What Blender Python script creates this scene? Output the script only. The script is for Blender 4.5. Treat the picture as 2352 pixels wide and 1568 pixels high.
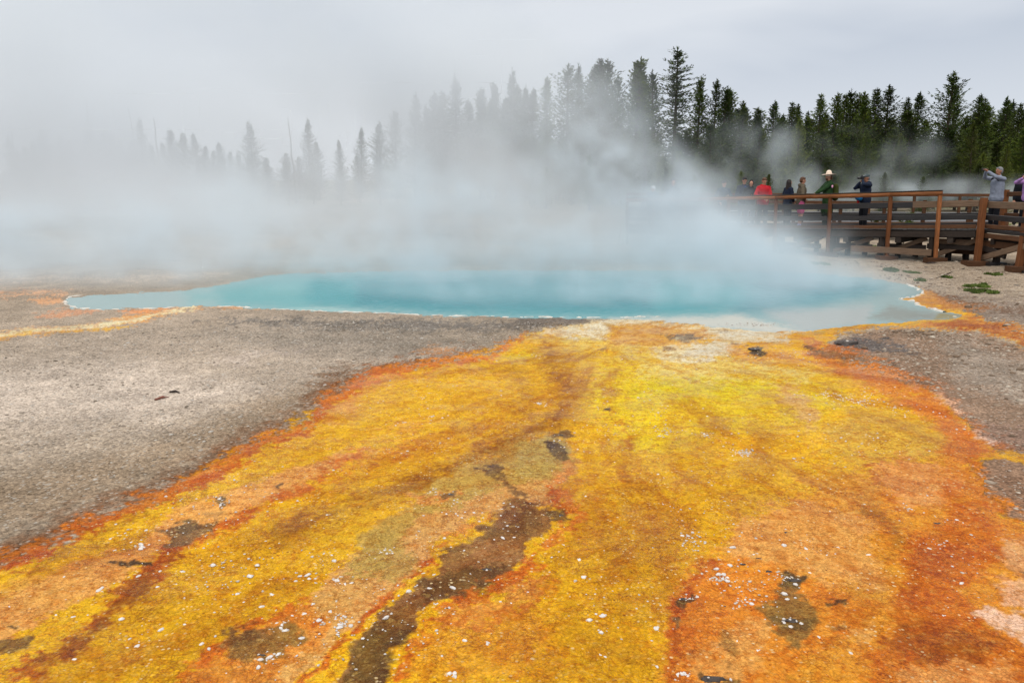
import bpy, bmesh, math, random
import numpy as np
from mathutils import Vector, Matrix, Quaternion
SC = bpy.context.scene
for _o in list(bpy.data.objects): bpy.data.objects.remove(_o)
R = math.radians
# ------------------------------------------------------------------ camera
CAM_H = 2.35; FOC = 27.0; W, H_ = 2352.0, 1568.0; F = FOC/36.0*W; HOR = 425.0
TH = math.atan((H_/2-HOR)/F)
cam = bpy.data.cameras.new('camera'); cam.lens = FOC; cam.sensor_width = 36.0
cam.clip_start = 0.05; cam.clip_end = 9000
co = bpy.data.objects.new('camera', cam); SC.collection.objects.link(co)
co.location = (0, 0, CAM_H); co.rotation_euler = (R(90)-TH, 0, 0); SC.camera = co
# ------------------------------------------------------------------ world, sun, exposure
SUN_EL, SUN_AZ = 52.0, 200.0      # azimuth measured from +Y clockwise: behind the camera, high
world = bpy.data.worlds.new('World'); SC.world = world; world.use_nodes = True
def build_world():
    nt = world.node_tree; N = nt.nodes; L = nt.links; N.clear()
    out = N.new('ShaderNodeOutputWorld'); bg = N.new('ShaderNodeBackground')
    sky = N.new('ShaderNodeTexSky'); sky.sky_type = 'NISHITA'; sky.sun_disc = False
    sky.sun_elevation = R(SUN_EL); sky.sun_rotation = R(SUN_AZ); sky.air_density = 1.0; sky.dust_density = 3.0
    tc = N.new('ShaderNodeTexCoord'); mp = N.new('ShaderNodeMapping'); mp.inputs['Scale'].default_value = (1.0, 1.0, 3.2)
    mp.inputs['Location'].default_value = (0.35, 0.1, 0.62)
    L.new(tc.outputs['Generated'], mp.inputs['Vector'])
    n1 = N.new('ShaderNodeTexNoise'); n1.inputs['Scale'].default_value = 2.0; n1.inputs['Detail'].default_value = 4
    n1.inputs['Roughness'].default_value = 0.45; n1.inputs['Distortion'].default_value = 0.3
    L.new(mp.outputs[0], n1.inputs['Vector'])
    cr = N.new('ShaderNodeValToRGB'); e = cr.color_ramp.elements
    e[0].position = 0.40; e[0].color = (0.47, 0.535, 0.64, 1)
    e[1].position = 0.60; e[1].color = (0.75, 0.79, 0.85, 1)
    L.new(n1.outputs['Fac'], cr.inputs[0])
    sp = N.new('ShaderNodeSeparateXYZ'); L.new(tc.outputs['Generated'], sp.inputs[0])
    # brighter towards the zenith as under any overcast
    mr = N.new('ShaderNodeMapRange'); mr.inputs['From Min'].default_value = 0.22; mr.inputs['From Max'].default_value = 0.95
    mr.inputs['To Min'].default_value = 1.0; mr.inputs['To Max'].default_value = 3.0
    L.new(sp.outputs['Z'], mr.inputs['Value'])
    zm = N.new('ShaderNodeMapRange'); zm.inputs['From Min'].default_value = 0.25; zm.inputs['From Max'].default_value = 0.6; L.new(sp.outputs['Z'], zm.inputs['Value'])
    zc = N.new('ShaderNodeMix'); zc.data_type = 'RGBA'; L.new(zm.outputs[0], zc.inputs[0]); L.new(cr.outputs[0], zc.inputs[6]); zc.inputs[7].default_value = (0.67, 0.66, 0.635, 1)
    mul = N.new('ShaderNodeVectorMath'); mul.operation = 'SCALE'; L.new(zc.outputs[2], mul.inputs[0]); L.new(mr.outputs[0], mul.inputs['Scale'])
    # whiter low on the right
    mx = N.new('ShaderNodeMapRange'); mx.inputs['From Min'].default_value = 0.24; mx.inputs['From Max'].default_value = 0.0
    mx.inputs['To Min'].default_value = 0.0; mx.inputs['To Max'].default_value = 1.0; L.new(sp.outputs['Z'], mx.inputs['Value'])
    m2 = N.new('ShaderNodeMix'); m2.data_type = 'RGBA'; L.new(mx.outputs[0], m2.inputs[0])
    L.new(mul.outputs[0], m2.inputs[6]); m2.inputs[7].default_value = (0.80, 0.84, 0.895, 1)
    sc_ = N.new('ShaderNodeVectorMath'); sc_.operation = 'SCALE'; sc_.inputs['Scale'].default_value = 0.08
    L.new(sky.outputs[0], sc_.inputs[0])
    m3 = N.new('ShaderNodeMix'); m3.data_type = 'RGBA'; m3.inputs[0].default_value = 0.95
    L.new(sc_.outputs[0], m3.inputs[6]); L.new(m2.outputs[2], m3.inputs[7])
    L.new(m3.outputs[2], bg.inputs['Color']); bg.inputs['Strength'].default_value = 1.0
    L.new(bg.outputs[0], out.inputs['Surface'])
build_world()
sl = bpy.data.lights.new('sun', 'SUN'); sl.energy = 1.4; sl.angle = R(25); sl.color = (1.0, 0.96, 0.9)
so = bpy.data.objects.new('sun', sl); SC.collection.objects.link(so)
_az, _el = R(SUN_AZ), R(SUN_EL)
_d = Vector((math.sin(_az)*math.cos(_el), math.cos(_az)*math.cos(_el), math.sin(_el)))
so.rotation_euler = _d.to_track_quat('Z', 'Y').to_euler(); so.location = (0, -20, 40)
vs = SC.view_settings; vs.view_transform = 'Standard'; vs.look = 'None'; vs.exposure = 0.0; vs.gamma = 1.0; vs.use_curve_mapping = False
cy = SC.cycles; SC.render.engine = 'CYCLES'
cy.max_bounces = 6; cy.diffuse_bounces = 2; cy.glossy_bounces = 2; cy.transmission_bounces = 2; cy.volume_bounces = 2
cy.transparent_max_bounces = 8; cy.use_denoising = True; cy.sample_clamp_indirect = 6.0
cy.volume_step_rate = 1.0; cy.volume_max_steps = 256
# ------------------------------------------------------------------ helpers
COL = SC.collection
_f = np.array([0, math.cos(TH), -math.sin(TH)]); _u = np.array([0, math.sin(TH), math.cos(TH)])
def ray(x, y):
    return np.array([(x-W/2)/F, 0, 0]) + _u*((H_/2-y)/F) + _f
def gpt(x, y, z=0.0):            # survey point on the ground (level z)
    d = ray(x, y); t = (z-CAM_H)/d[2]; return (d[0]*t, d[1]*t, z)
def at(x, y, Y):                 # point at distance Y in front of the viewpoint
    d = ray(x, y); t = Y/d[1]; return (d[0]*t, Y, CAM_H+d[2]*t)
def tomap(X, Y, Z=0.0):
    dz = Z-CAM_H
    dep = Y*_f[1]+dz*_f[2]; up = Y*_u[1]+dz*_u[2]
    return W/2+F*X/dep, H_/2-F*up/dep
def lin(c):
    c = np.asarray(c, float)/255.0
    return np.where(c <= 0.04045, c/12.92, ((c+0.055)/1.055)**2.4)
def srgb(r, g, b, k=0.6):
    v = lin((r, g, b))*k; return (float(v[0]), float(v[1]), float(v[2]), 1.0)
def tag(o, label=None, cat=None, group=None, kind=None):
    if label: o['label'] = label
    if cat: o['category'] = cat
    if group: o['group'] = group
    if kind: o['kind'] = kind
    return o
def empty(name, loc, rz=0.0):
    o = bpy.data.objects.new(name, None); COL.objects.link(o); o.location = loc; o.rotation_euler = (0, 0, rz)
    o.empty_display_size = 0.2; return o
def mesh_obj(name, verts, faces, mat, parent=None, smooth=False):
    me = bpy.data.meshes.new(name); me.from_pydata([tuple(v) for v in verts], [], faces); me.update()
    if smooth: me.polygons.foreach_set('use_smooth', [True]*len(me.polygons))
    if mat: me.materials.append(mat)
    o = bpy.data.objects.new(name, me); COL.objects.link(o)
    if parent: o.parent = parent
    return o
def np_mesh(name, V, Fq, mat, smooth=True):
    me = bpy.data.meshes.new(name); n = len(V); k = Fq.shape[1]
    me.vertices.add(n); me.vertices.foreach_set('co', np.ascontiguousarray(V, np.float32).ravel())
    me.loops.add(Fq.size); me.loops.foreach_set('vertex_index', np.ascontiguousarray(Fq, np.int32).ravel())
    me.polygons.add(len(Fq)); me.polygons.foreach_set('loop_start', np.arange(0, Fq.size, k, dtype=np.int32))
    me.polygons.foreach_set('loop_total', np.full(len(Fq), k, np.int32))
    me.polygons.foreach_set('use_smooth', np.full(len(Fq), smooth, bool))
    me.update(calc_edges=True)
    if mat: me.materials.append(mat)
    return me
def copy_tree(o, parent=None):
    c = o.copy(); COL.objects.link(c)
    if parent: c.parent = parent
    for ch in o.children: copy_tree(ch, c)
    return c
# numpy value noise
def _hash(i, j, k, s):
    h = (i.astype(np.int64)*374761393 + j.astype(np.int64)*668265263 + k.astype(np.int64)*2147483647 + s*974634777) & 0xffffffff
    h = ((h ^ (h >> 13))*1274126177) & 0xffffffff
    h = ((h ^ (h >> 16))*2246822519) & 0xffffffff
    h = h ^ (h >> 15)
    return (h & 0xffffff)/float(0xffffff)
def vnoise(x, y, z=None, s=0):
    if z is None: z = np.zeros_like(x)
    xi, yi, zi = np.floor(x), np.floor(y), np.floor(z)
    fx, fy, fz = x-xi, y-yi, z-zi
    fx, fy, fz = [t*t*t*(t*(t*6-15)+10) for t in (fx, fy, fz)]
    r = 0
    for a in (0, 1):
        for b in (0, 1):
            for c in (0, 1):
                w = (fx if a else 1-fx)*(fy if b else 1-fy)*(fz if c else 1-fz)
                r = r + w*_hash(xi+a, yi+b, zi+c, s)
    return r*2-1
def fbm(x, y, z=None, o=4, s=0, g=0.5):
    r = 0; a = 1.0; t = 0
    for k in range(o):
        r = r + a*vnoise(x*2**k+17.3*k, y*2**k-9.1*k, None if z is None else z*2**k+5.7*k, s+k*13); t += a; a *= g
    return r/t*1.6
def sstep(a, b, x):
    t = np.clip((x-a)/(b-a), 0, 1); return t*t*(3-2*t)
def seg_dist(px, py, ax, ay, bx, by):
    dx, dy = bx-ax, by-ay; L = dx*dx+dy*dy+1e-9
    t = np.clip(((px-ax)*dx+(py-ay)*dy)/L, 0, 1)
    return np.hypot(px-ax-t*dx, py-ay-t*dy), t
def poly_sd(px, py, P):          # signed: negative inside
    d = np.full(px.shape, 1e9); ins = np.zeros(px.shape, bool); n = len(P)
    for i in range(n):
        ax, ay = P[i]; bx, by = P[(i+1) % n]
        q, _ = seg_dist(px, py, ax, ay, bx, by); d = np.minimum(d, q)
        if ay != by:
            c = ((ay > py) != (by > py)) & (px < (bx-ax)*(py-ay)/(by-ay)+ax); ins ^= c
    return np.where(ins, -d, d)
def node_mat(name):
    m = bpy.data.materials.new(name); m.use_nodes = True; nt = m.node_tree
    return m, nt, nt.nodes, nt.links, nt.nodes['Principled BSDF']
def simple(name, rgb, rough=0.8, var=0.15, scale=8.0, bump=0.2, stretch=None, spec=0.3, k=0.6, rnd=0.0):
    m, nt, N, L, B = node_mat(name)
    tc = N.new('ShaderNodeTexCoord'); v = tc.outputs['Object']
    if stretch:
        mp = N.new('ShaderNodeMapping'); mp.inputs['Scale'].default_value = stretch; L.new(v, mp.inputs['Vector']); v = mp.outputs[0]
    n = N.new('ShaderNodeTexNoise'); n.inputs['Scale'].default_value = scale; n.inputs['Detail'].default_value = 6; n.inputs['Roughness'].default_value = 0.65
    L.new(v, n.inputs['Vector'])
    mr = N.new('ShaderNodeMapRange'); mr.inputs['From Min'].default_value = 0.3; mr.inputs['From Max'].default_value = 0.7
    mr.inputs['To Min'].default_value = 1-var; mr.inputs['To Max'].default_value = 1+var; L.new(n.outputs['Fac'], mr.inputs['Value'])
    val = mr.outputs[0]
    if rnd:
        oi = N.new('ShaderNodeObjectInfo'); r2 = N.new('ShaderNodeMapRange'); r2.inputs['To Min'].default_value = 1-rnd; r2.inputs['To Max'].default_value = 1+rnd
        L.new(oi.outputs['Random'], r2.inputs['Value']); mm = N.new('ShaderNodeMath'); mm.operation = 'MULTIPLY'
        L.new(val, mm.inputs[0]); L.new(r2.outputs[0], mm.inputs[1]); val = mm.outputs[0]
    s = N.new('ShaderNodeVectorMath'); s.operation = 'SCALE'; s.inputs[0].default_value = srgb(*rgb, k=k)[:3]; L.new(val, s.inputs['Scale'])
    L.new(s.outputs[0], B.inputs['Base Color']); B.inputs['Roughness'].default_value = rough; B.inputs['Specular IOR Level'].default_value = spec
    if bump:
        b = N.new('ShaderNodeBump'); b.inputs['Strength'].default_value = bump; b.inputs['Distance'].default_value = 0.01
        L.new(n.outputs['Fac'], b.inputs['Height']); L.new(b.outputs[0], B.inputs['Normal'])
    return m
# ------------------------------------------------------------------ ground
RUST=(198,102,18); ORANGE=(220,134,46); PEACH=(230,164,84); YEL=(232,178,14); BYEL=(234,204,22); GOLD=(200,140,6)
BGOLD=(158,98,6); OLIVE=(188,152,70); CREAM=(226,216,184); DARK=(88,64,42); DBROWN=(112,74,42); GREY=(168,151,132)
LGREY=(196,186,176); DGREY=(122,114,107); PINK=(236,204,182); TAN=(176,160,142); BRGREY=(150,124,104); WHITE=(232,228,222); PALEYEL=(228,206,110)
MAT_L = [(1352,738),(1335,745),(1245,757),(1225,775),(1165,795),(1120,822),(1050,830),(960,845),(880,860),(820,880),(790,900),(755,915),(742,935),(720,975),(680,995),(600,1025),(540,1060),(450,1110),(380,1140),(300,1175),(200,1215),(110,1260),(0,1310),(-300,1430)]
MAT = MAT_L+[(-300,1900),(3000,1900),(3000,1500),(2460,1290),(2352,1205),(2310,1180),(2276,1154),(2257,1112),(2222,1068),(2295,1050),(2400,1075),(2700,1120),(2700,1090),(2400,1052),(2295,1030),(2250,1000),(2205,951),(2164,914),(2107,887),(2032,857),(1939,839),(1905,800),(1915,765),(2032,752),(2145,755),(2239,760),(2352,795),(2500,850),(2500,800),(2352,752),(2260,738),(2225,715),(2150,690),(2130,668),(2110,660),(2100,680),(1900,720),(1600,730)]
POOL = [(148,690),(160,682),(240,676),(330,672),(420,668),(480,660),(520,652),(580,640),(620,632),(700,627),(800,624),(1000,622),(1300,620),(1600,622),(1800,625),(1900,630),(2000,640),(2080,652),(2108,660),(2120,667),(2100,680),(2066,687),(2098,692),(2118,703),(2145,711),(2172,716),(2212,724),(2180,732),(2100,737),(1995,744),(1900,752),(1845,759),(1780,764),(1690,757),(1600,744),(1500,736),(1420,733),(1360,730),(1260,728),(1160,727),(1060,725),(960,722),(880,718),(780,715),(680,712),(600,708),(540,704),(440,704),(350,708),(260,710),(165,708)]
# P: polygon  L: line(width)   (kind, pts, colour, soft, alpha, mat, width)
S = []
def P(pts, c, soft=8, a=1.0, m=None): S.append(('P', pts, c, soft, a, m, 0))
def Ln(pts, w, c, soft=None, a=1.0, m=None): S.append(('L', pts, c, soft if soft is not None else w*0.6, a, m, w))
# gravel flats, left and far
P([(-500,760),(700,720),(1100,800),(700,960),(300,1000),(-500,1100)], (196,180,164), 110, .55)
P([(-200,850),(300,830),(620,900),(400,960),(-200,1000)], (216,200,186), 60, .5)
P([(450,735),(900,738),(1330,742),(1300,757),(900,760),(600,750)], DGREY, 10, .9)
P([(450,770),(720,750),(1150,770),(1000,830),(640,800)], (132,124,114), 50, .6)
P([(640,900),(820,850),(1000,835),(760,905),(600,1000),(300,1130),(0,1230),(-200,1300),(-200,1150),(300,1040)], (154,132,108), 50, .7)
P([(-500,560),(600,540),(1100,560),(600,620),(-500,650)], TAN, 30, .8)
Ln([(-200,640),(300,640),(520,628)], 6, (214,190,166), 8, .7)
Ln([(-200,675),(60,672),(150,676)], 8, (222,170,130), 10, .8)
# far right ground
P([(2050,850),(3200,850),(3200,1600),(2050,1600)], (150,120,98), 20)
P([(1700,560),(2100,570),(2800,600),(2800,900),(2352,900),(2200,730),(2100,655),(1900,620)], (172,154,134), 20, .9)
P([(2130,670),(2352,690),(2600,730),(2600,790),(2352,790),(2230,735)], (140,124,112), 14, .85)
P([(1925,766),(2040,756),(2145,757),(2239,764),(2420,820),(2800,1000),(2700,1090),(2352,1048),(2240,985),(2160,905),(2107,880),(2032,850),(1939,835),(1910,790)], BRGREY, 10, 1.)
P([(1905,772),(1960,768),(2060,790),(2100,808),(2000,808),(1920,790)], (96,92,92), 8, .85)
P([(2150,770),(2352,830),(2600,900),(2600,980),(2352,930),(2200,880)], (160,146,132), 30, .8)
P([(2200,960),(2352,985),(2600,1010),(2600,1080),(2352,1048),(2290,1020)], (156,128,112), 14, .9)
P([(2230,1075),(2352,1100),(2700,1180),(2700,1400),(2400,1230),(2300,1160),(2262,1110)], (146,114,92), 10, 1.)
P([(2290,1160),(2352,1185),(2500,1260),(2500,1330),(2352,1215),(2300,1185)], (196,150,120), 14, .8)
# brown halo outside the mat, then the mat itself
Ln([(x-26,y-22) for x,y in MAT_L[9:]], 40, (132,100,76), 30, .85)
Ln([(x-8,y-10) for x,y in MAT_L[5:]], 22, (146,92,56), 16, .95)
Ln([(1900,835),(2040,848),(2120,885),(2170,912),(2210,950),(2260,1000),(2320,1030)], 16, (170,104,66), 20, .8)
P(MAT, YEL, 5, 1., 1)
# orange rim all the way round
Ln(MAT_L[3:], 17, ORANGE, 14, .9)
Ln([(x+4,y+4) for x,y in MAT_L[9:]], 15, RUST, 12, .65)
Ln(MAT_L[13:], 26, RUST, 18, .6)
Ln([(x+10,y+16) for x,y in MAT_L[7:]], 14, PEACH, 16, .5)
Ln([(x+40,y+48) for x,y in MAT_L[14:]], 34, (214,156,4), 26, .8)
P([(1905,762),(2032,750),(2145,753),(2239,758),(2352,792),(2600,860),(2600,790),(2352,752),(2260,738),(2225,722),(2100,741),(1995,748),(1900,756)], (200,124,58), 6, .9)
Ln([(2180,735),(2300,765),(2400,800)], 10, (150,100,66), 12, .7)
Ln([(2130,740),(2239,752),(2352,780),(2500,830)], 12, (170,82,30), 10, .7)
Ln([(1845,765),(1995,749),(2107,742),(2205,730)], 5, (206,172,70), 5, .8)
P([(2090,662),(2125,664),(2180,690),(2240,700),(2300,705),(2240,712),(2180,712),(2130,705),(2080,688),(2118,676)], (190,126,70), 6, .85)
Ln([(2130,668),(2200,690),(2300,710),(2500,740)], 7, (110,80,60), 8, .7)
P([(1850,800),(1940,812),(2040,855),(2107,887),(2164,914),(2210,955),(2290,1035),(2222,1064),(2270,1120),(2310,1180),(2360,1240),(2300,1260),(2200,1150),(2140,1040),(2160,1000),(2080,930),(1960,875),(1880,845)], ORANGE, 22, .95)
Ln([(1940,842),(2032,862),(2090,890),(2140,930),(2180,975),(2240,1030),(2230,1080),(2260,1130),(2320,1200),(2420,1290)], 30, (212,116,28), 24, .7)
Ln([(1960,850),(2060,868),(2110,890)], 12, (226,170,130), 10, .6)
Ln([(2150,905),(2210,940)], 8, (226,180,150), 8, .8)
Ln([(2240,990),(2290,1010)], 7, (226,190,170), 6, .8)
# cream outflow and pale top
P([(1352,732),(1420,731),(1500,735),(1600,742),(1760,760),(1850,757),(1820,775),(1740,790),(1690,803),(1640,822),(1560,840),(1500,830),(1540,800),(1640,785),(1500,762),(1420,752),(1395,776),(1240,776),(1250,758),(1335,745)], CREAM, 12, .95)
P([(1235,762),(1390,757),(1500,770),(1640,790),(1660,830),(1560,846),(1420,830),(1392,800),(1300,808),(1215,785)], PALEYEL, 16, .75)
P([(1400,756),(1480,746),(1600,752),(1640,768),(1600,792),(1500,800),(1390,790)], (218,164,78), 12, .95)
Ln([(1480,741),(1600,743),(1620,744)], 3, (128,98,76), 4, .9)
P([(1500,738),(1590,739),(1598,744),(1500,745)], (132,106,86), 3, .9)
P([(1528,773),(1585,771),(1620,777),(1590,783),(1540,781)], (120,100,78), 4, .95)
Ln([(1392,770),(1396,758),(1420,750),(1500,744)], 6, (206,150,44), 6, .8)
P([(1660,800),(1720,792),(1800,806),(1860,830),(1900,845),(1820,850),(1700,826)], (222,160,70), 16, .85)
P([(1840,775),(1905,785),(1990,805),(1930,830),(1860,815)], (206,116,50), 10, .85)
P([(1860,800),(1930,806),(1980,826),(1930,832),(1880,818)], (128,92,64), 8, .8)
P([(1712,800),(1745,798),(1752,812),(1740,822),(1718,815)], (84,70,58), 3, 1.)
P([(1840,788),(1880,796),(1900,806),(1860,802)], (110,84,62), 4, .9)
P([(1140,806),(1230,796),(1340,798),(1480,800),(1620,830),(1740,830),(1880,850),(1960,872),(1880,885),(1760,880),(1600,870),(1440,870),(1340,850),(1180,840),(1080,845),(1050,835)], (230,190,40), 22, .6)
P([(1380,850),(1500,838),(1640,850),(1820,862),(1940,890),(1960,930),(1860,980),(1760,990),(1640,985),(1560,1040),(1440,1040),(1400,980),(1340,930)], BYEL, 34, .85)
P([(1480,868),(1720,868),(1800,885),(1700,905),(1560,915),(1440,900)], (224,210,10), 16, .6)
P([(1480,835),(1640,815),(1740,840),(1860,866),(1640,872),(1470,862)], (232,210,120), 14, .8)
P([(1500,800),(1560,790),(1620,796),(1660,812),(1600,832),(1530,828)], CREAM, 10, .8)
P([(2000,930),(2130,970),(2170,1020),(2140,1050),(2060,1080),(1960,1070),(1900,1040),(1900,980)], (214,172,66), 24, .7)
P([(1800,880),(1850,910),(1880,950),(1860,985),(1830,960),(1780,900)], (218,168,110), 12, .8)
P([(1150,810),(1250,800),(1260,825),(1180,835)], (226,200,10), 14, .7)
P([(1600,738),(1690,752),(1850,757),(1836,770),(1812,782),(1710,792),(1650,800),(1640,826),(1560,822),(1600,794),(1650,776),(1640,762)], (226,218,196), 7, .95)
P([(1346,749),(1386,736),(1500,737),(1590,742),(1500,742),(1400,746),(1388,776),(1246,772),(1250,757),(1340,754)], (228,220,196), 6, .9)
P([(1300,700),(1362,738),(1350,745),(1320,748),(1250,752),(1180,750),(1180,700)], (122,112,104), 3, .9)
# brown flow tongues
Ln([(1265,800),(1258,822),(1275,850),(1300,880),(1310,920),(1290,960),(1220,995),(1120,1040),(1010,1100),(900,1140),(780,1180),(600,1250),(470,1320),(330,1400),(200,1500),(100,1568)], 56, GOLD, 50, .85)
Ln([(1262,800),(1266,846),(1300,890),(1302,940),(1280,966)], 16, BGOLD, 16, .8)
Ln([(1300,850),(1330,880),(1320,930),(1290,970),(1220,1000)], 40, (176,116,4), 50, .5)
Ln([(1240,985),(1150,1019),(1080,1060),(1000,1104),(925,1124),(850,1144),(750,1184),(640,1230)], 20, (150,90,0), 24, .85)
Ln([(1180,850),(1210,900),(1200,950)], 40, (190,130,4), 46, .6)
Ln([(1380,800),(1340,830),(1270,830),(1180,845),(1100,850)], 10, (196,142,8), 10, .6)
Ln([(960,1020),(820,1070),(700,1130),(560,1190),(450,1240)], 22, (208,116,20), 26, .6)
Ln([(1400,860),(1390,930),(1440,1000),(1470,1060),(1440,1090)], 8, (214,150,10), 9, .7)
Ln([(1393,930),(1425,962),(1450,1000),(1450,1050)], 7, (206,142,4), 6, .8)
Ln([(1620,1000),(1600,1080),(1560,1160),(1500,1230),(1420,1320)], 70, GOLD, 60, .6)
Ln([(1760,1010),(1740,1080),(1700,1160),(1640,1240),(1500,1330),(1450,1450),(1420,1600)], 80, (206,146,8), 70, .7)
Ln([(1560,960),(1540,1040),(1560,1120)], 30, GOLD, 36, .6)
Ln([(1330,1200),(1360,1300),(1340,1420),(1400,1568)], 80, (220,164,8), 60, .6)
Ln([(1900,890),(1940,930),(1980,980),(2020,1010)], 12, (204,150,20), 12, .7)
Ln([(1760,900),(1800,930),(1830,970),(1850,1000)], 10, (206,156,10), 12, .6)
Ln([(1330,1480),(1480,1540),(1750,1600)], 70, BGOLD, 60, .5)
Ln([(1240,1420),(1280,1500),(1240,1568)], 50, (206,120,16), 50, .5)
P([(1350,1180),(1500,1080),(1640,1060),(1700,1180),(1600,1280),(1540,1400),(1500,1600),(1230,1600),(1300,1450),(1240,1400),(1240,1330)], (214,156,8), 60, .65)
P([(900,1130),(700,1200),(500,1290),(360,1380),(200,1500),(100,1600),(420,1600),(560,1440),(740,1330),(840,1230)], (206,150,8), 40, .5)
Ln([(1420,1260),(1440,1380),(1400,1500)], 50, (190,130,6), 50, .4)
# yellow band along the left edge, peach behind it
Ln([(730,960),(660,1010),(560,1062),(460,1118),(350,1178),(220,1232),(100,1290),(-40,1350)], 34, (222,168,8), 24, .95)
Ln([(470,1120),(340,1180),(220,1232),(80,1300)], 14, (178,128,8), 16, .7)
P([(850,1030),(770,1040),(700,1074),(600,1109),(500,1134),(400,1170),(355,1209),(325,1244),(250,1274),(150,1314),(0,1384),(-80,1420),(-80,1520),(0,1484),(75,1449),(200,1384),(280,1334),(352,1289),(370,1249),(450,1229),(550,1194),(650,1144),(725,1104),(800,1064),(870,1034)], PEACH, 9, 1.)
P([(0,1340),(160,1310),(240,1290),(200,1350),(60,1400),(-100,1440)], (228,168,84), 22, .6)
Ln([(830,1045),(725,1104),(575,1179),(475,1224),(380,1264),(356,1309),(290,1355),(215,1424),(150,1484),(50,1544),(-20,1590)], 14, (204,104,20), 14, .9)
Ln([(400,1262),(362,1309),(295,1365),(220,1434),(160,1500),(60,1560)], 34, (176,84,8), 26, .85)
Ln([(330,1345),(250,1410),(180,1480),(100,1540)], 26, (128,66,6), 24, .7)
P([(760,925),(800,905),(840,890),(800,940),(760,990),(740,960)], PEACH, 12, .6)
P([(1010,960),(900,1000),(820,1020),(920,980)], PEACH, 16, .5)
# olive-grey bench
P([(1190,1015),(1290,1000),(1330,1050),(1300,1120),(1290,1170),(1240,1160),(1180,1180),(1075,1209),(1000,1249),(990,1294),(925,1334),(870,1384),(840,1434),(750,1494),(650,1568),(560,1600),(480,1590),(575,1445),(690,1395),(750,1334),(820,1264),(850,1224),(965,1144),(1040,1094),(1100,1054)], (216,158,88), 9, 1.)
P([(1190,1015),(1290,1000),(1320,1040),(1280,1100),(1250,1120),(1180,1110),(1130,1140),(1060,1180),(960,1200),(900,1290),(830,1330),(780,1330),(820,1264),(850,1224),(965,1144),(1040,1094),(1100,1054)], OLIVE, 12, .9)
P([(1200,1020),(1290,1008),(1316,1036),(1260,1090),(1180,1090),(1180,1040)], (178,152,84), 12, .7)
P([(830,1230),(880,1220),(930,1240),(960,1300),(900,1330),(840,1300)], (180,148,72), 12, .7)
P([(575,1434),(700,1390),(760,1420),(740,1480),(600,1560),(480,1590),(420,1568),(500,1484)], (220,130,40), 12, .85)
Ln([(700,1384),(575,1434),(500,1490),(400,1560)], 14, (204,100,14), 12, .85)
# dark channels
P([(1175,1152),(1225,1155),(1268,1168),(1280,1190),(1252,1225),(1196,1284),(1162,1326),(1095,1350),(1035,1366),(990,1380),(968,1405),(962,1442),(905,1490),(872,1560),(850,1610),(725,1610),(785,1525),(858,1446),(888,1396),(945,1352),(994,1316),(1012,1292),(1024,1264),(1076,1244),(1100,1218),(1155,1184)], (144,98,56), 7, 1.)
P([(1180,1165),(1250,1175),(1225,1230),(1120,1250),(1095,1230),(1150,1190)], (98,66,38), 12, .5)
P([(960,1330),(1080,1290),(1170,1310),(1140,1345),(1030,1372),(970,1380)], (92,62,34), 14, .7)
P([(1090,1240),(1210,1245),(1190,1300),(1060,1290)], (168,116,70), 12, .85)
P([(1000,1400),(1060,1385),(1000,1440)], (176,120,60), 8, .7)
P([(1130,1190),(1180,1160),(1200,1180),(1150,1220)], (150,102,60), 8, .7)
P([(840,1480),(920,1460),(880,1540),(820,1560)], (130,88,44), 12, .7)
P([(870,1440),(960,1440),(900,1520),(860,1600),(760,1600),(800,1520)], (82,58,28), 16, .75)
P([(880,1400),(960,1390),(950,1440),(880,1450)], (130,86,36), 10, .6)
Ln([(1110,1090),(1160,1110),(1190,1135),(1215,1155)], 9, (124,80,48), 5, 1.)
P([(1095,1080),(1130,1072),(1150,1080),(1160,1100),(1120,1105)], (110,78,54), 4, 1.)
P([(1247,1020),(1275,1014),(1297,1030),(1310,1062),(1290,1062),(1262,1040)], (88,62,44), 3, 1.)
P([(1270,998),(1310,990),(1322,998),(1290,1004)], (110,82,60), 3, .9)
P([(1262,1176),(1305,1176),(1306,1196),(1276,1202)], (104,74,48), 5, .9)
P([(1020,1255),(1050,1250),(1062,1268),(1020,1275)], (124,90,52), 5, .9)
Ln([(1000,1262),(1030,1242),(1080,1215),(1130,1190)], 9, ORANGE, 8, .8)
Ln([(1271,1124),(1286,1154),(1341,1199),(1276,1240),(1226,1280),(1186,1330),(1120,1366),(1040,1384),(1000,1400),(990,1450),(940,1500),(910,1560)], 18, (208,104,18), 13, .9)
Ln([(1290,1100),(1300,1150),(1350,1195),(1300,1225),(1250,1270)], 14, (228,140,50), 12, .8)
Ln([(1300,1060),(1290,1110),(1320,1160)], 12, (228,150,78), 10, .7)
Ln([(1000,1290),(930,1330),(870,1384),(835,1440),(750,1500),(690,1570)], 12, (206,98,10), 9, .95)
Ln([(985,1300),(920,1345),(862,1400),(800,1470),(760,1500)], 8, (176,78,8), 7, .7)
P([(960,1460),(1080,1400),(1230,1390),(1260,1460),(1200,1568),(940,1568)], (222,148,30), 30, .7)
P([(1010,1400),(1160,1375),(1240,1330),(1230,1390),(1120,1440),(1010,1450)], (226,150,66), 16, .75)
Ln([(1010,1430),(1100,1430),(1200,1400),(1260,1350)], 26, (196,96,14), 26, .6)
Ln([(x-2,y-2) for x,y in MAT_L[8:]], 16, (206,116,40), 7, .95, 1)
Ln([(x+2,y+2) for x,y in MAT_L[4:16]], 9, (222,128,50), 7, .95)
Ln([(x+5,y+5) for x,y in MAT_L[9:]], 14, (212,118,32), 9, .95)
Ln([(x+4,y+6) for x,y in MAT_L[14:]], 12, (188,88,16), 10, .85)
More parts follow.
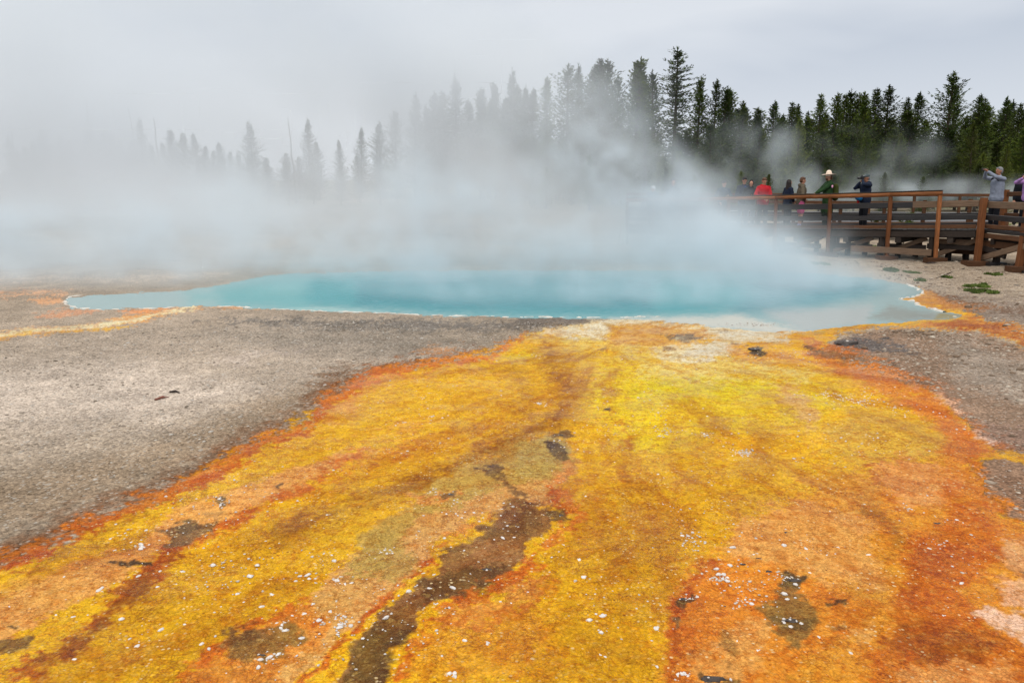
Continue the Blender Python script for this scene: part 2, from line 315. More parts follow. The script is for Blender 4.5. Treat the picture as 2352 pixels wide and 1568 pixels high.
# brown stains left lobe
P([(352,1214),(400,1206),(440,1192),(500,1200),(490,1222),(440,1236),(390,1244),(380,1252),(395,1226)], (136,104,68), 5, .95)
P([(400,1206),(450,1196),(470,1210),(420,1222)], (104,80,54), 5, .8)
P([(258,1288),(300,1291),(345,1288),(348,1300),(320,1306),(290,1300)], (88,64,42), 3, 1.)
P([(500,1142),(525,1140),(522,1156),(505,1158)], (104,80,56), 3, .95)
P([(625,1115),(655,1112),(650,1122),(628,1126)], (108,82,58), 3, .9)
P([(470,1165),(520,1165),(500,1190),(440,1195)], (176,130,80), 6, .7)
P([(8,1440),(40,1438),(46,1446),(16,1452)], (92,68,44), 4, 1.)
P([(-40,1480),(76,1474),(66,1490),(10,1510),(-40,1520)], (116,82,48), 8, .9)
P([(520,1449),(600,1441),(640,1430),(690,1440),(700,1470),(640,1510),(560,1520),(515,1505)], (128,90,46), 12, .9)
P([(590,1495),(625,1490),(620,1520),(590,1520)], (70,54,40), 5, .8)
P([(530,1450),(600,1448),(590,1470),(540,1480)], (104,70,40), 8, .7)
P([(715,1420),(750,1410),(745,1430),(710,1450)], (196,94,14), 4, .9)
P([(400,1568),(520,1520),(660,1510),(640,1568)], (196,112,24), 16, .7)
P([(940,1150),(1010,1140),(1060,1135),(1040,1160),(980,1170)], (226,146,76), 8, .8)
P([(1010,1140),(1050,1136),(1052,1146),(1020,1150)], (110,78,56), 3, .9)
# right bottom lobe
P([(1560,1330),(1660,1260),(1760,1190),(1900,1120),(2060,1050),(2220,1070),(2300,1180),(2500,1300),(2700,1400),(2700,1700),(1520,1700),(1520,1460)], (222,140,40), 40, .85)
P([(1850,1340),(1960,1330),(2060,1300),(2040,1420),(1960,1500),(1880,1490)], (222,156,50), 24, .8)
P([(1751,1174),(1851,1160),(1926,1180),(1990,1209),(2001,1264),(2040,1334),(2026,1360),(1940,1350),(1876,1334),(1776,1304),(1676,1289),(1660,1234),(1700,1200)], PEACH, 22, .95)
P([(1820,1100),(1960,1080),(2040,1120),(2010,1180),(1900,1160)], (222,160,66), 24, .8)
P([(2001,1054),(2126,1064),(2201,1094),(2206,1134),(2151,1174),(2076,1164),(2016,1104)], (228,156,86), 18, .85)
Ln([(1976,1034),(2000,1070),(2036,1124),(2060,1180)], 12, (196,110,26), 14, .75)
Ln([(1990,1180),(2040,1200),(2060,1240),(2040,1290)], 14, (180,120,22), 14, .6)
P([(1560,1350),(1620,1300),(1676,1289),(1776,1310),(1880,1345),(1960,1370),(2020,1400),(1960,1470),(1860,1520),(1760,1600),(1540,1600),(1530,1450)], (224,134,36), 22, .95)
P([(1690,1420),(1740,1410),(1765,1460),(1750,1530),(1680,1560),(1640,1500)], (232,164,84), 16, .85)
P([(1580,1520),(1700,1515),(1720,1560),(1600,1580)], (228,160,80), 12, .8)
Ln([(1860,1390),(1900,1420),(1900,1470)], 22, (224,140,40), 16, .6)
P([(2176,1104),(2240,1150),(2301,1209),(2306,1294),(2226,1340),(2276,1434),(2352,1484),(2500,1560),(2500,1640),(2050,1640),(1980,1520),(2050,1440),(2030,1400),(2090,1334),(2076,1284),(2101,1234),(2151,1204),(2170,1150)], (204,106,18), 30, .9)
P([(2120,1250),(2200,1240),(2220,1290),(2150,1330),(2110,1400),(2060,1400),(2090,1330)], (176,82,8), 26, .6)
P([(2010,1500),(2080,1430),(2180,1440),(2300,1480),(2240,1540),(2100,1520)], (150,72,8), 26, .7)
P([(1900,1380),(1990,1340),(2060,1400),(2000,1460),(1920,1440)], (206,124,24), 26, .6)
Ln([(1640,1300),(1600,1330),(1560,1390),(1542,1450),(1546,1568)], 26, (186,86,10), 20, .85)
Ln([(1500,1480),(1550,1480),(1580,1568)], 30, (178,84,10), 24, .6)
P([(2060,1556),(2160,1535),(2330,1520),(2352,1600),(2050,1620)], (228,156,84), 16, .8)
P([(1950,1450),(2010,1440),(2000,1490),(1960,1500)], (226,166,90), 12, .7)
P([(2215,1420),(2270,1392),(2330,1412),(2420,1450),(2600,1520),(2600,1560),(2420,1520),(2352,1485),(2270,1445)], (240,196,168), 7, .95)
P([(2300,1330),(2352,1330),(2500,1400),(2500,1440),(2400,1420),(2300,1390)], (238,186,148), 14, .8)
P([(2290,1240),(2352,1250),(2500,1320),(2600,1400),(2420,1400),(2305,1330)], (226,166,112), 14, .85)
P([(2300,1310),(2352,1318),(2440,1350),(2352,1345)], (118,90,70), 8, .9)
# dark crusts right
P([(1795,1322),(1850,1324),(1832,1345),(1832,1370),(1874,1400),(1880,1430),(1860,1470),(1830,1490),(1790,1470),(1775,1440),(1740,1390),(1786,1395),(1800,1350)], (136,96,48), 9, .95)
P([(1790,1322),(1850,1326),(1834,1343),(1798,1345)], (84,62,42), 4, .9)
P([(1770,1415),(1830,1425),(1868,1408),(1872,1430),(1850,1446),(1800,1446)], (92,68,44), 7, .85)
P([(1552,1384),(1590,1368),(1598,1380),(1586,1392),(1562,1392)], (104,76,42), 4, .95)
P([(1545,1418),(1556,1412),(1570,1434),(1552,1438)], (128,98,62), 4, .85)
P([(1640,1434),(1662,1440),(1700,1500),(1676,1520)], (150,104,48), 10, .7)
P([(1600,1548),(1640,1556),(1710,1545),(1700,1568),(1600,1568)], (100,70,38), 7, .85)
P([(1655,1391),(1680,1389),(1682,1397),(1660,1397)], (84,62,42), 3, .9)
P([(1914,1380),(1946,1383),(1940,1390),(1914,1387)], (96,70,36), 3, .9)
P([(1900,1433),(1940,1428),(1950,1440),(1910,1450)], (152,108,58), 5, .7)
for _x,_y in ((1395,940),(1380,800),(1530,800),(1690,797),(1665,764)):
    P([(_x-14,_y-2),(_x,_y-4),(_x+14,_y),(_x,_y+5)], (130,92,60), 3, .85)
# left runnel and little mats
P([(-300,800),(0,768),(130,752),(230,742),(330,714),(420,706),(470,706),(400,720),(330,742),(200,760),(0,782),(-300,820)], (222,164,104), 6, .95, .6)
Ln([(-300,800),(0,774),(130,758),(260,745),(330,730),(390,714),(450,707)], 7, (226,214,176), 5, 1., .3)
Ln([(-100,786),(0,778),(150,764),(240,756),(300,750)], 4, (226,176,60), 4, .8)
P([(270,716),(340,710),(420,706),(360,716),(300,722)], (222,150,100), 4, .8)
P([(70,690),(140,684),(150,694),(100,698)], (222,168,124), 5, .9, .4)
P([(80,726),(150,714),(230,712),(150,724)], (214,150,112), 6, .7, .3)
P([(480,706),(560,704),(620,708),(520,710)], (214,160,110), 3, .7)
P([(490,832),(600,812),(700,800),(560,830)], (206,190,180), 16, .35)
P([(950,800),(1060,795),(1040,812),(970,812)], (204,150,104), 10, .6)

def survey(X, Y, base, strokes, seed=0, amp=1.0, nf=1.0):
    mx, my = tomap(X, Y)
    dist = np.hypot(X, Y)
    q = dist*0.0062*amp
    n1 = fbm(X*1.6, Y*1.6, o=5, s=seed+1, g=0.62); n2 = fbm(X*1.6+50, Y*1.6, o=5, s=seed+2, g=0.62)
    n3 = fbm(X*9, Y*9, o=3, s=seed+5, g=0.6); n4 = fbm(X*9+50, Y*9, o=3, s=seed+6, g=0.6)
    kx = F/dist; ky = F*CAM_H/dist**2
    wx = mx+(n1*1.0+n3*0.8)*q*kx; wy = my+(n2*1.6+n4*1.2)*q*ky*1.4
    col = np.tile(lin(base), (len(X), 1)); mat = np.zeros(len(X))
    fr = fbm(X*5, Y*5, o=4, s=seed+9, g=0.65)
    fr2 = fbm(X*26, Y*26, o=2, s=seed+10, g=0.7)
    for kind, pts, c, soft, a, m, w in strokes:
        pa = np.array(pts, float); mg = soft+w+45
        b = (wx > pa[:,0].min()-mg) & (wx < pa[:,0].max()+mg) & (wy > pa[:,1].min()-mg) & (wy < pa[:,1].max()+mg)
        idx = np.nonzero(b)[0]
        if len(idx) == 0: continue
        x, y = wx[idx], wy[idx]
        if kind == 'P': d = poly_sd(x, y, pts)
        else:
            d = np.full(len(idx), 1e9)
            for i in range(len(pts)-1):
                dd, _ = seg_dist(x, y, *pts[i], *pts[i+1]); d = np.minimum(d, dd)
            d = d-w*0.5
        hs = max(soft*0.7, 1.5); al = 1-sstep(-hs, hs, d+(fr[idx]*min(soft, 14)*1.1+fr2[idx]*min(soft, 14)*0.8)*nf)
        if a < 0.999: al = al*a
        col[idx] = col[idx]*(1-al[:,None])+lin(c)*al[:,None]
        if m is not None: mat[idx] = mat[idx]*(1-al)+m*al
    return col, mat, mx, my, wx, wy
def ground_z(X, Y):
    z = 0.012*fbm(X*0.9, Y*0.9, o=4, s=40)*np.clip(np.hypot(X, Y)/6, 0.6, 5)
    z = z+np.clip(Y-34, 0, 500)*0.011+0.25*fbm(X*0.05, Y*0.05, o=3, s=41)*sstep(30, 60, Y)
    return z
def ground_material():
    m, nt, N, L, B = node_mat('ground')
    at_ = N.new('ShaderNodeAttribute'); at_.attribute_name = 'Col'
    am = N.new('ShaderNodeAttribute'); am.attribute_name = 'mat'
    geo = N.new('ShaderNodeNewGeometry'); pos = geo.outputs['Position']
    def noise(s, d=5, r=0.6, dist=0.0, vec=None):
        n = N.new('ShaderNodeTexNoise'); n.inputs['Scale'].default_value = s; n.inputs['Detail'].default_value = d
        n.inputs['Roughness'].default_value = r; n.inputs['Distortion'].default_value = dist; L.new(vec or pos, n.inputs['Vector']); return n.outputs['Fac']
    def mr(v, a, b, c, d):
        n = N.new('ShaderNodeMapRange'); n.inputs['From Min'].default_value = a; n.inputs['From Max'].default_value = b
        n.inputs['To Min'].default_value = c; n.inputs['To Max'].default_value = d; L.new(v, n.inputs['Value']); return n.outputs[0]
    def mul(a, b):
        n = N.new('ShaderNodeMath'); n.operation = 'MULTIPLY'
        for i, v in enumerate((a, b)):
            if isinstance(v, (int, float)): n.inputs[i].default_value = v
            else: L.new(v, n.inputs[i])
        return n.outputs[0]
    def mixc(f, a, b, mode='MIX'):
        n = N.new('ShaderNodeMix'); n.data_type = 'RGBA'; n.blend_type = mode
        if isinstance(f, (int, float)): n.inputs[0].default_value = f
        else: L.new(f, n.inputs[0])
        for i, v in ((6, a), (7, b)):
            if isinstance(v, tuple): n.inputs[i].default_value = v
            else: L.new(v, n.inputs[i])
        return n.outputs[2]
    def vor(s, feat='F1', vec=None):
        v = N.new('ShaderNodeTexVoronoi'); v.feature = feat; v.inputs['Scale'].default_value = s; L.new(vec or pos, v.inputs['Vector']); return v
    def bw(c):
        n = N.new('ShaderNodeRGBToBW'); L.new(c, n.inputs[0]); return n.outputs[0]
    base = at_.outputs['Color']; mat = am.outputs['Fac']
    # warped coordinates so the crust cells are irregular
    nz = N.new('ShaderNodeTexNoise'); nz.inputs['Scale'].default_value = 7; nz.inputs['Detail'].default_value = 3; L.new(pos, nz.inputs['Vector'])
    ad = N.new('ShaderNodeVectorMath'); ad.operation = 'MULTIPLY_ADD'; L.new(nz.outputs['Color'], ad.inputs[0]); ad.inputs[1].default_value = (.06, .06, .06); L.new(pos, ad.inputs[2])
    wp = ad.outputs[0]
    # microbial mat
    n12 = noise(9, 9, 0.72, 0.4); n40 = noise(45, 5, 0.65); nbig = noise(1.6, 5, 0.6, 0.3)
    deep = mixc(1.0, base, (0.76, 0.50, 0.20, 1), 'MULTIPLY')
    c = mixc(mr(n12, 0.49, 0.57, 0.0, 0.6), base, deep); n22 = noise(24, 4, 0.6, 0.6)
    c = mixc(mul(mr(n22, 0.55, 0.60, 0.0, 0.6), mr(n12, 0.42, 0.52, 0.1, 1.0)), c, mixc(1.0, base, (0.62, 0.40, 0.14, 1), 'MULTIPLY'))
    c = mixc(mr(n22, 0.43, 0.38, 0.0, 0.4), c, mixc(0.4, base, (0.95, 0.62, 0.16, 1)))
    lite = mixc(0.25, base, (0.85, 0.52, 0.10, 1))
    c = mixc(mr(nbig, 0.54, 0.72, 0.0, 0.35), c, lite)
    cells = vor(48, 'F1', wp); c = mixc(0.55, c, mixc(1.0, c, mixc(0.0, cells.outputs['Color'], (1, 1, 1, 1)), 'MULTIPLY')) if False else c
    cellv = mr(bw(cells.outputs['Color']), 0.1, 0.9, 0.84, 1.16)
    edge = vor(40, 'DISTANCE_TO_EDGE', wp).outputs['Distance']
    crack = mul(mr(edge, 0.0, 0.09, 1.0, 0.0), mr(noise(5.0, 4), 0.46, 0.62, 0.0, 0.6))
    c = mixc(crack, c, mixc(1.0, base, (0.42, 0.26, 0.10, 1), 'MULTIPLY'))
    vm = N.new('ShaderNodeVectorMath'); vm.operation = 'SCALE'; L.new(c, vm.inputs[0]); L.new(mul(cellv, mr(n40, 0.34, 0.66, 0.84, 1.16)), vm.inputs['Scale'])
    matc = vm.outputs[0]
    # thin wandering veins, dark pits and pale grains
    rn = N.new('ShaderNodeMath'); rn.operation = 'SUBTRACT'; L.new(noise(9, 2.5, 0.5, 1.2), rn.inputs[0]); rn.inputs[1].default_value = 0.5
    ra = N.new('ShaderNodeMath'); ra.operation = 'ABSOLUTE'; L.new(rn.outputs[0], ra.inputs[0])
    vein = mul(mr(ra.outputs[0], 0.0, 0.03, 1.0, 0.0), mr(noise(2.6, 4, 0.6), 0.46, 0.56, 0.0, 0.7))
    matc = mixc(vein, matc, mixc(1.0, base, (0.40, 0.24, 0.10, 1), 'MULTIPLY'))
    sp1 = vor(34, 'F1', wp); r1 = bw(sp1.outputs['Color']); dd1 = mr(sp1.outputs['Distance'], 0.22, 0.34, 1.0, 0.0)
    matc = mixc(mul(mul(mr(r1, 0.66, 0.68, 0.0, 0.75), dd1), mr(noise(3.7, 4), 0.46, 0.6, 0.0, 1.0)), matc, mixc(1.0, base, (0.34, 0.20, 0.10, 1), 'MULTIPLY'))
    matc = mixc(mul(mul(mr(r1, 0.36, 0.34, 0.0, 0.7), dd1), mr(noise(2.9, 4), 0.46, 0.6, 0.0, 1.0)), matc, (0.86, 0.66, 0.36, 1))
    # gravel
    g1 = vor(60); g2 = vor(32, 'F1', wp); g3 = vor(11, 'F1', wp)
    gb = mul(mul(mr(bw(g1.outputs['Color']), 0.15, 0.85, 0.72, 1.32), mr(bw(g2.outputs['Color']), 0.1, 0.9, 0.78, 1.25)), mr(noise(2.2, 7, 0.7), 0.3, 0.7, 0.78, 1.2))
    vg = N.new('ShaderNodeVectorMath'); vg.operation = 'SCALE'; L.new(base, vg.inputs[0]); L.new(gb, vg.inputs['Scale'])
    sp2 = vor(26, 'F1', wp); r2_ = bw(sp2.outputs['Color']); dd2 = mr(sp2.outputs['Distance'], 0.26, 0.36, 1.0, 0.0)
    vgo = mixc(mul(mr(r2_, 0.66, 0.68, 0.0, 0.8), dd2), vg.outputs[0], mixc(1.0, base, (0.38, 0.35, 0.32, 1), 'MULTIPLY'))
    vgo = mixc(mul(mr(r2_, 0.34, 0.32, 0.0, 0.75), dd2), vgo, mixc(0.5, base, (0.78, 0.74, 0.68, 1)))
    chips = mul(mr(bw(g3.outputs['Color']), 0.62, 0.7, 0.0, 1.0), mr(g3.outputs['Distance'], 0.28, 0.2, 0.0, 0.55))
    gravc = mixc(mul(chips, mr(noise(1.1, 3), 0.45, 0.6, 0.0, 1.0)), vgo, (0.62, 0.57, 0.51, 1))
    fin = mixc(mat, gravc, matc)
    vk = N.new('ShaderNodeVectorMath'); vk.operation = 'SCALE'; L.new(fin, vk.inputs[0]); L.new(mr(mat, 0, 1, KG, KG*1.13), vk.inputs['Scale'])
    L.new(vk.outputs[0], B.inputs['Base Color'])
    L.new(mixc(mat, (0.9, 0.9, 0.9, 1), mixc(mr(nbig, 0.42, 0.56, 0.0, 1.0), (0.28, 0.28, 0.28, 1), (0.65, 0.65, 0.65, 1))), B.inputs['Roughness'])
    L.new(mr(mat, 0, 1, 0.03, 0.08), B.inputs['Specular IOR Level'])
    hm = N.new('ShaderNodeMix'); hm.data_type = 'FLOAT'; L.new(mat, hm.inputs[0])
    gh = N.new('ShaderNodeMath'); gh.operation = 'ADD'; L.new(mul(g1.outputs['Distance'], -1.0), gh.inputs[0]); L.new(mul(g2.outputs['Distance'], -1.6), gh.inputs[1])
    mh = N.new('ShaderNodeMath'); mh.operation = 'ADD'; L.new(mul(n12, 1.6), mh.inputs[0]); L.new(mul(mr(edge, 0, 0.2, 0, 1), 0.5), mh.inputs[1])
    mh2 = N.new('ShaderNodeMath'); mh2.operation = 'ADD'; L.new(mh.outputs[0], mh2.inputs[0]); L.new(mul(n22, 0.5), mh2.inputs[1])
    L.new(gh.outputs[0], hm.inputs[2]); L.new(mh2.outputs[0], hm.inputs[3])
    b = N.new('ShaderNodeBump'); b.inputs['Strength'].default_value = 0.75; b.inputs['Distance'].default_value = 0.012
    L.new(hm.outputs[0], b.inputs['Height']); L.new(b.outputs[0], B.inputs['Normal'])
    return m
KG = 0.64
def set_attr(me, name, arr, typ):
    a = me.attributes.new(name, typ, 'POINT')
    if typ == 'FLOAT': a.data.foreach_set('value', np.ascontiguousarray(arr, np.float32))
    else:
        c = np.ones((len(arr), 4), np.float32); c[:, :3] = arr; a.data.foreach_set('color', c.ravel())
def inpoly_mask(X, Y, poly, soft):
    mx, my = tomap(X, np.maximum(Y, 1.5)); return poly_sd(mx, my, poly)
def build_ground():
    # rows by distance (denser where the mat is close), columns fan out with distance
    ys = [float(gpt(0, y)[1]) for y in np.arange(1720, 470, -2.6)]
    far = list(np.geomspace(ys[-1]*1.03, 2500, 90)); back = [-300, -80, -20, -5, 0, 1.0, 1.8]
    rows = np.array(back+[y for y in ys if y > 2.2]+far)
    s = np.concatenate([np.linspace(-8, -1.15, 40), np.linspace(-1.1, -0.78, 30), np.linspace(-0.775, 0.775, 900), np.linspace(0.78, 1.1, 30), np.linspace(1.15, 8, 40)])
    SS, YY = np.meshgrid(s, rows); X = (SS*np.maximum(YY, 2.2)).ravel(); Y = YY.ravel()
    Z = ground_z(X, Y)
    ok = Y > 2.0
    col = np.tile(lin(GREY), (len(X), 1)); mat = np.zeros(len(X))
    c2, m2, mx, my, wx, wy = survey(X[ok], Y[ok], GREY, S)
    # streaks that run with the outflow, fanning out from the outlet
    ox, oy, _ = gpt(1400, 790)
    dx, dy = X[ok]-ox, Y[ok]-oy; r = np.hypot(dx, dy)+0.3; th = np.arctan2(dx, -dy)
    st = fbm(th*9+fbm(dx*.8, dy*.8, o=3, s=71)*0.9, np.log(r)*2.2, o=4, s=70, g=0.6)
    st2 = fbm(th*44+fbm(dx*.8, dy*.8, o=3, s=73)*1.8, np.log(r)*5, o=3, s=72, g=0.6)
    bl = fbm(dx*1.3, dy*1.3, o=5, s=74, g=0.6)
    k = (np.clip(st*1.1+st2*0.6, -1, 1))*m2
    darker = c2*np.array([0.72, 0.52, 0.22]); lighter = c2*0.8+lin((236, 196, 70))*0.2
    c3 = np.where(k[:, None] > 0, c2*(1-k[:, None]*0.85)+darker*k[:, None]*0.85, c2*(1+k[:, None]*0.55)-lighter*k[:, None]*0.55)
    kb = np.clip(bl*1.2, -1, 1)*m2
    c3 = np.where(kb[:, None] > 0, c3*(1-kb[:, None]*0.3)+c3*np.array([0.86, 0.7, 0.5])*kb[:, None]*0.3, c3*(1-kb[:, None]*0.12))
    # gravel mottling
    gm = fbm(X[ok]*0.5, Y[ok]*0.5, o=5, s=80, g=0.6)*(1-m2); gm2 = fbm(X[ok]*3, Y[ok]*3, o=4, s=81, g=0.6)*(1-m2)
    c3 = c3*(1+gm[:, None]*0.16+gm2[:, None]*0.10)
    # grassy ground near the forest
    Yo = Y[ok]; gr = sstep(45, 85, Yo)*sstep(-0.35, 0.25, fbm(X[ok]*0.12, Yo*0.12, o=4, s=90)+0.25)
    c3 = c3*(1-gr[:, None]*0.8)+lin((92, 104, 58))*gr[:, None]*0.8
    col[ok] = c3; mat[ok] = m2
    # pool basin
    pd = poly_sd(mx, my, POOL); zz = Z[ok]
    pw = pd+(wx-mx)*0.25+(wy-my)*0.45
    nearp = 1-sstep(0, 60, pw)
    zz = zz*(1-nearp)
    zz = np.where(pw < 0, np.maximum(-0.004+pw*0.004, -0.9), zz*np.clip(pw/10, 0, 1)+np.clip(pw*0.0015, 0, 0.01)-0.004)
    zz = zz+m2*0.010*bl*(pd > 10)
    Z[ok] = zz
    nr, nc = len(rows), len(s)
    i = np.arange(nr*nc).reshape(nr, nc)
    Fq = np.stack([i[:-1, :-1].ravel(), i[:-1, 1:].ravel(), i[1:, 1:].ravel(), i[1:, :-1].ravel()], 1)
    me = np_mesh('ground', np.stack([X, Y, Z], 1), Fq, ground_material())
    set_attr(me, 'Col', np.clip(col, 0.002, 1), 'FLOAT_COLOR'); set_attr(me, 'mat', mat, 'FLOAT')
    o = bpy.data.objects.new('ground', me); COL.objects.link(o); tag(o, kind='structure')
build_ground()

def water_material():
    m, nt, N, L, B = node_mat('hot_spring_water')
    a = N.new('ShaderNodeAttribute'); a.attribute_name = 'Col'
    v = N.new('ShaderNodeVectorMath'); v.operation = 'SCALE'; v.inputs['Scale'].default_value = KG; L.new(a.outputs['Color'], v.inputs[0])
    L.new(v.outputs[0], B.inputs['Base Color']); B.inputs['Roughness'].default_value = 0.22; B.inputs['Specular IOR Level'].default_value = 0.05
    g = N.new('ShaderNodeNewGeometry'); n = N.new('ShaderNodeTexNoise'); n.inputs['Scale'].default_value = 5; n.inputs['Detail'].default_value = 4
    mp = N.new('ShaderNodeMapping'); mp.inputs['Scale'].default_value = (1, 2, 1); L.new(g.outputs['Position'], mp.inputs[0]); L.new(mp.outputs[0], n.inputs['Vector'])
    b = N.new('ShaderNodeBump'); b.inputs['Strength'].default_value = 0.25; b.inputs['Distance'].default_value = 0.02
    L.new(n.outputs['Fac'], b.inputs['Height']); L.new(b.outputs[0], B.inputs['Normal'])
    return m
WS = []
def build_water():
    P2 = lambda pts, c, soft, a=1.0: WS.append(('P', pts, c, soft, a, None, 0))
    P2([(500,664),(560,648),(640,636),(800,626),(1300,622),(1800,628),(1950,640),(2030,655),(1990,672),(1880,700),(1720,712),(1600,722),(1500,728),(1360,728),(1180,727),(1010,721),(860,712),(700,708),(600,702),(520,697)], (48,150,158), 34)
    P2([(430,672),(560,648),(700,632),(700,706),(560,700),(440,695)], (104,172,174), 45, .8)
    P2([(1750,640),(1900,634),(1990,648),(2030,660),(1950,680),(1800,706),(1700,712)], (60,126,142), 50, .7)
    P2([(820,640),(1100,634),(1500,640),(1500,712),(1100,712),(820,700)], (26,130,142), 24, .8)
    P2([(640,706),(760,705),(900,714),(760,717),(640,714)], (150,190,188), 5, .8)
    P2([(1690,757),(1780,764),(1845,760),(1760,740),(1700,722),(1600,727),(1400,730),(1420,737)], (204,200,188), 12, .9)
    P2([(1845,762),(1760,716),(1900,704),(2000,700),(1990,744)], (178,180,178), 20, .8)
    P2([(2040,700),(2120,716),(2210,724),(2160,733),(2060,738),(2000,728)], (142,146,138), 14, .9)
    P2([(2150,722),(2212,723),(2180,732),(2140,734)], (150,134,74), 5, .8)
    x0, x1 = -11, 18
    mxy = [gpt(x, y) for x, y in POOL]; px = [p[0] for p in mxy]; py = [p[1] for p in mxy]
    xs = np.linspace(min(px), max(px), 620); ys = np.linspace(min(py), max(py), 240)
    XX, YY = np.meshgrid(xs, ys); X = XX.ravel(); Y = YY.ravel()
    col, _, mx, my, wx, wy = survey(X, Y, (152,176,176), WS, seed=5, amp=0.6, nf=0.25)
    # the shore line is gently scalloped
    pd = poly_sd(wx*0.35+mx*0.65, wy*0.2+my*0.8, POOL); keep = pd < 9
    i = np.arange(len(X)).reshape(len(ys), len(xs))
    Fq = np.stack([i[:-1, :-1].ravel(), i[:-1, 1:].ravel(), i[1:, 1:].ravel(), i[1:, :-1].ravel()], 1)
    Fq = Fq[keep[Fq].all(1)]
    used = np.unique(Fq); rem = np.full(len(X), -1); rem[used] = np.arange(len(used))
    V = np.stack([X, Y, np.full(len(X), -0.004)], 1)[used]
    me = np_mesh('pool_water', V, rem[Fq], water_material()); set_attr(me, 'Col', col[used], 'FLOAT_COLOR')
    o = bpy.data.objects.new('pool_water', me); COL.objects.link(o); tag(o, kind='structure')
build_water()
M_sinter = simple('white_sinter', (218, 212, 202), 0.85, 0.35, 9, 0.6, k=0.66)
def rim(name, pts, w=0.05, h=0.035, seed=0, lab=None):
    rnd = random.Random(seed); P3 = [np.array(gpt(x, y)) for x, y in pts]
    path = []
    for a, b in zip(P3[:-1], P3[1:]):
        n = max(2, int(np.linalg.norm(b-a)/0.03))
        for k in range(n): path.append(a+(b-a)*k/n)
    path = np.array(path)
    nx = fbm(path[:, 0]*2.5, path[:, 1]*2.5, o=4, s=seed+3); path[:, 1] += nx*0.05
    ww = w*(0.7+1.1*fbm(path[:, 0]*6, path[:, 1]*6, o=3, s=seed)); hh = h*(0.7+0.6*fbm(path[:, 0]*9, path[:, 1]*9, o=3, s=seed+1))
    ww = np.maximum(ww, 0.012); hh = np.maximum(hh, 0.006)
    V = []; Fc = []; m = 7
    for i, p in enumerate(path):
        t = path[min(i+1, len(path)-1)]-path[max(i-1, 0)]; t = t/(np.linalg.norm(t)+1e-9); nrm = np.array([-t[1], t[0], 0])
        for k in range(m):
            u = k/(m-1)*2-1; z = hh[i]*math.sqrt(max(0, 1-u*u))-0.02
            V.append(p+nrm*ww[i]*(u+0.5*math.sin(i*.13)*.3)+np.array([0, 0, z]))
    for i in range(len(path)-1):
        for k in range(m-1):
            a = i*m+k; Fc.append((a, a+1, a+1+m, a+m))
    o = mesh_obj(name, V, Fc, M_sinter, smooth=True); tag(o, kind='structure'); return o
rim('sinter_rim', [(190,677),(160,681),(148,688),(150,700),(175,707),(260,710),(350,708),(440,704),(540,704),(600,708),(680,712),(780,715),(880,718),(960,722),(1060,725),(1160,727),(1260,727),(1360,729),(1440,728),(1520,726)], 0.06, 0.03, 1)
rim('sinter_rim', [(2080,652),(2100,659),(2112,663),(2106,667),(2120,668),(2116,676),(2100,681),(2066,687),(2098,691),(2112,700),(2140,709),(2172,717)], 0.055, 0.04, 7)
rim('sinter_rim', [(160,680),(260,675),(420,667),(480,660),(560,643),(640,630),(760,625),(1000,622)], 0.04, 0.015, 9)
rim('sinter_rim', [(2176,729),(2212,723),(2222,722)], 0.03, 0.03, 12)
# ------------------------------------------------------------------ trees
def foliage_mat(name, rgb, rgb2):
    m, nt, N, L, B = node_mat(name)
    oi = N.new('ShaderNodeObjectInfo'); tc = N.new('ShaderNodeTexCoord')
    n = N.new('ShaderNodeTexNoise'); n.inputs['Scale'].default_value = 1.3; n.inputs['Detail'].default_value = 5; n.inputs['Roughness'].default_value = 0.7; L.new(tc.outputs['Object'], n.inputs['Vector'])
    mr = N.new('ShaderNodeMapRange'); mr.inputs['From Min'].default_value = 0.38; mr.inputs['From Max'].default_value = 0.66; L.new(n.outputs['Fac'], mr.inputs['Value'])
    mx = N.new('ShaderNodeMix'); mx.data_type = 'RGBA'; L.new(mr.outputs[0], mx.inputs[0]); mx.inputs[6].default_value = (*rgb, 1); mx.inputs[7].default_value = (*rgb2, 1)
    r = N.new('ShaderNodeMapRange'); r.inputs['To Min'].default_value = 0.6; r.inputs['To Max'].default_value = 1.35; L.new(oi.outputs['Random'], r.inputs['Value'])
    s = N.new('ShaderNodeVectorMath'); s.operation = 'SCALE'; L.new(mx.outputs[2], s.inputs[0]); L.new(r.outputs[0], s.inputs['Scale'])
    L.new(s.outputs[0], B.inputs['Base Color']); B.inputs['Roughness'].default_value = 0.75; B.inputs['Specular IOR Level'].default_value = 0.12
    return m
M_dark = foliage_mat('dark_needles', (0.020, 0.040, 0.010), (0.062, 0.086, 0.012))
M_mid = foliage_mat('green_needles', (0.030, 0.055, 0.010), (0.095, 0.12, 0.013))
M_yel = foliage_mat('yellow_green_needles', (0.050, 0.075, 0.012), (0.12, 0.14, 0.018))
M_bark = simple('bark', (92, 78, 66), 0.9, 0.3, 6, 0.6, stretch=(1, 1, 0.2))
M_deadbark = simple('weathered_bark', (120, 110, 102), 0.9, 0.25, 6, 0.5, stretch=(1, 1, 0.2))
def cone_ring(V, Fc, pts, rad, n=7):
    b0 = len(V)
    for i, (p, r) in enumerate(zip(pts, rad)):
        t = (Vector(pts[min(i+1, len(pts)-1)])-Vector(pts[max(i-1, 0)])).normalized()
        a = t.orthogonal().normalized(); b = t.cross(a)
        for k in range(n):
            q = 2*math.pi*k/n; V.append(tuple(Vector(p)+(a*math.cos(q)+b*math.sin(q))*r))
    for i in range(len(pts)-1):
        for k in range(n):
            A = b0+i*n+k; B_ = b0+i*n+(k+1) % n; Fc.append((A, B_, B_+n, A+n))
    Fc.append(tuple(b0+(len(pts)-1)*n+k for k in range(n)))
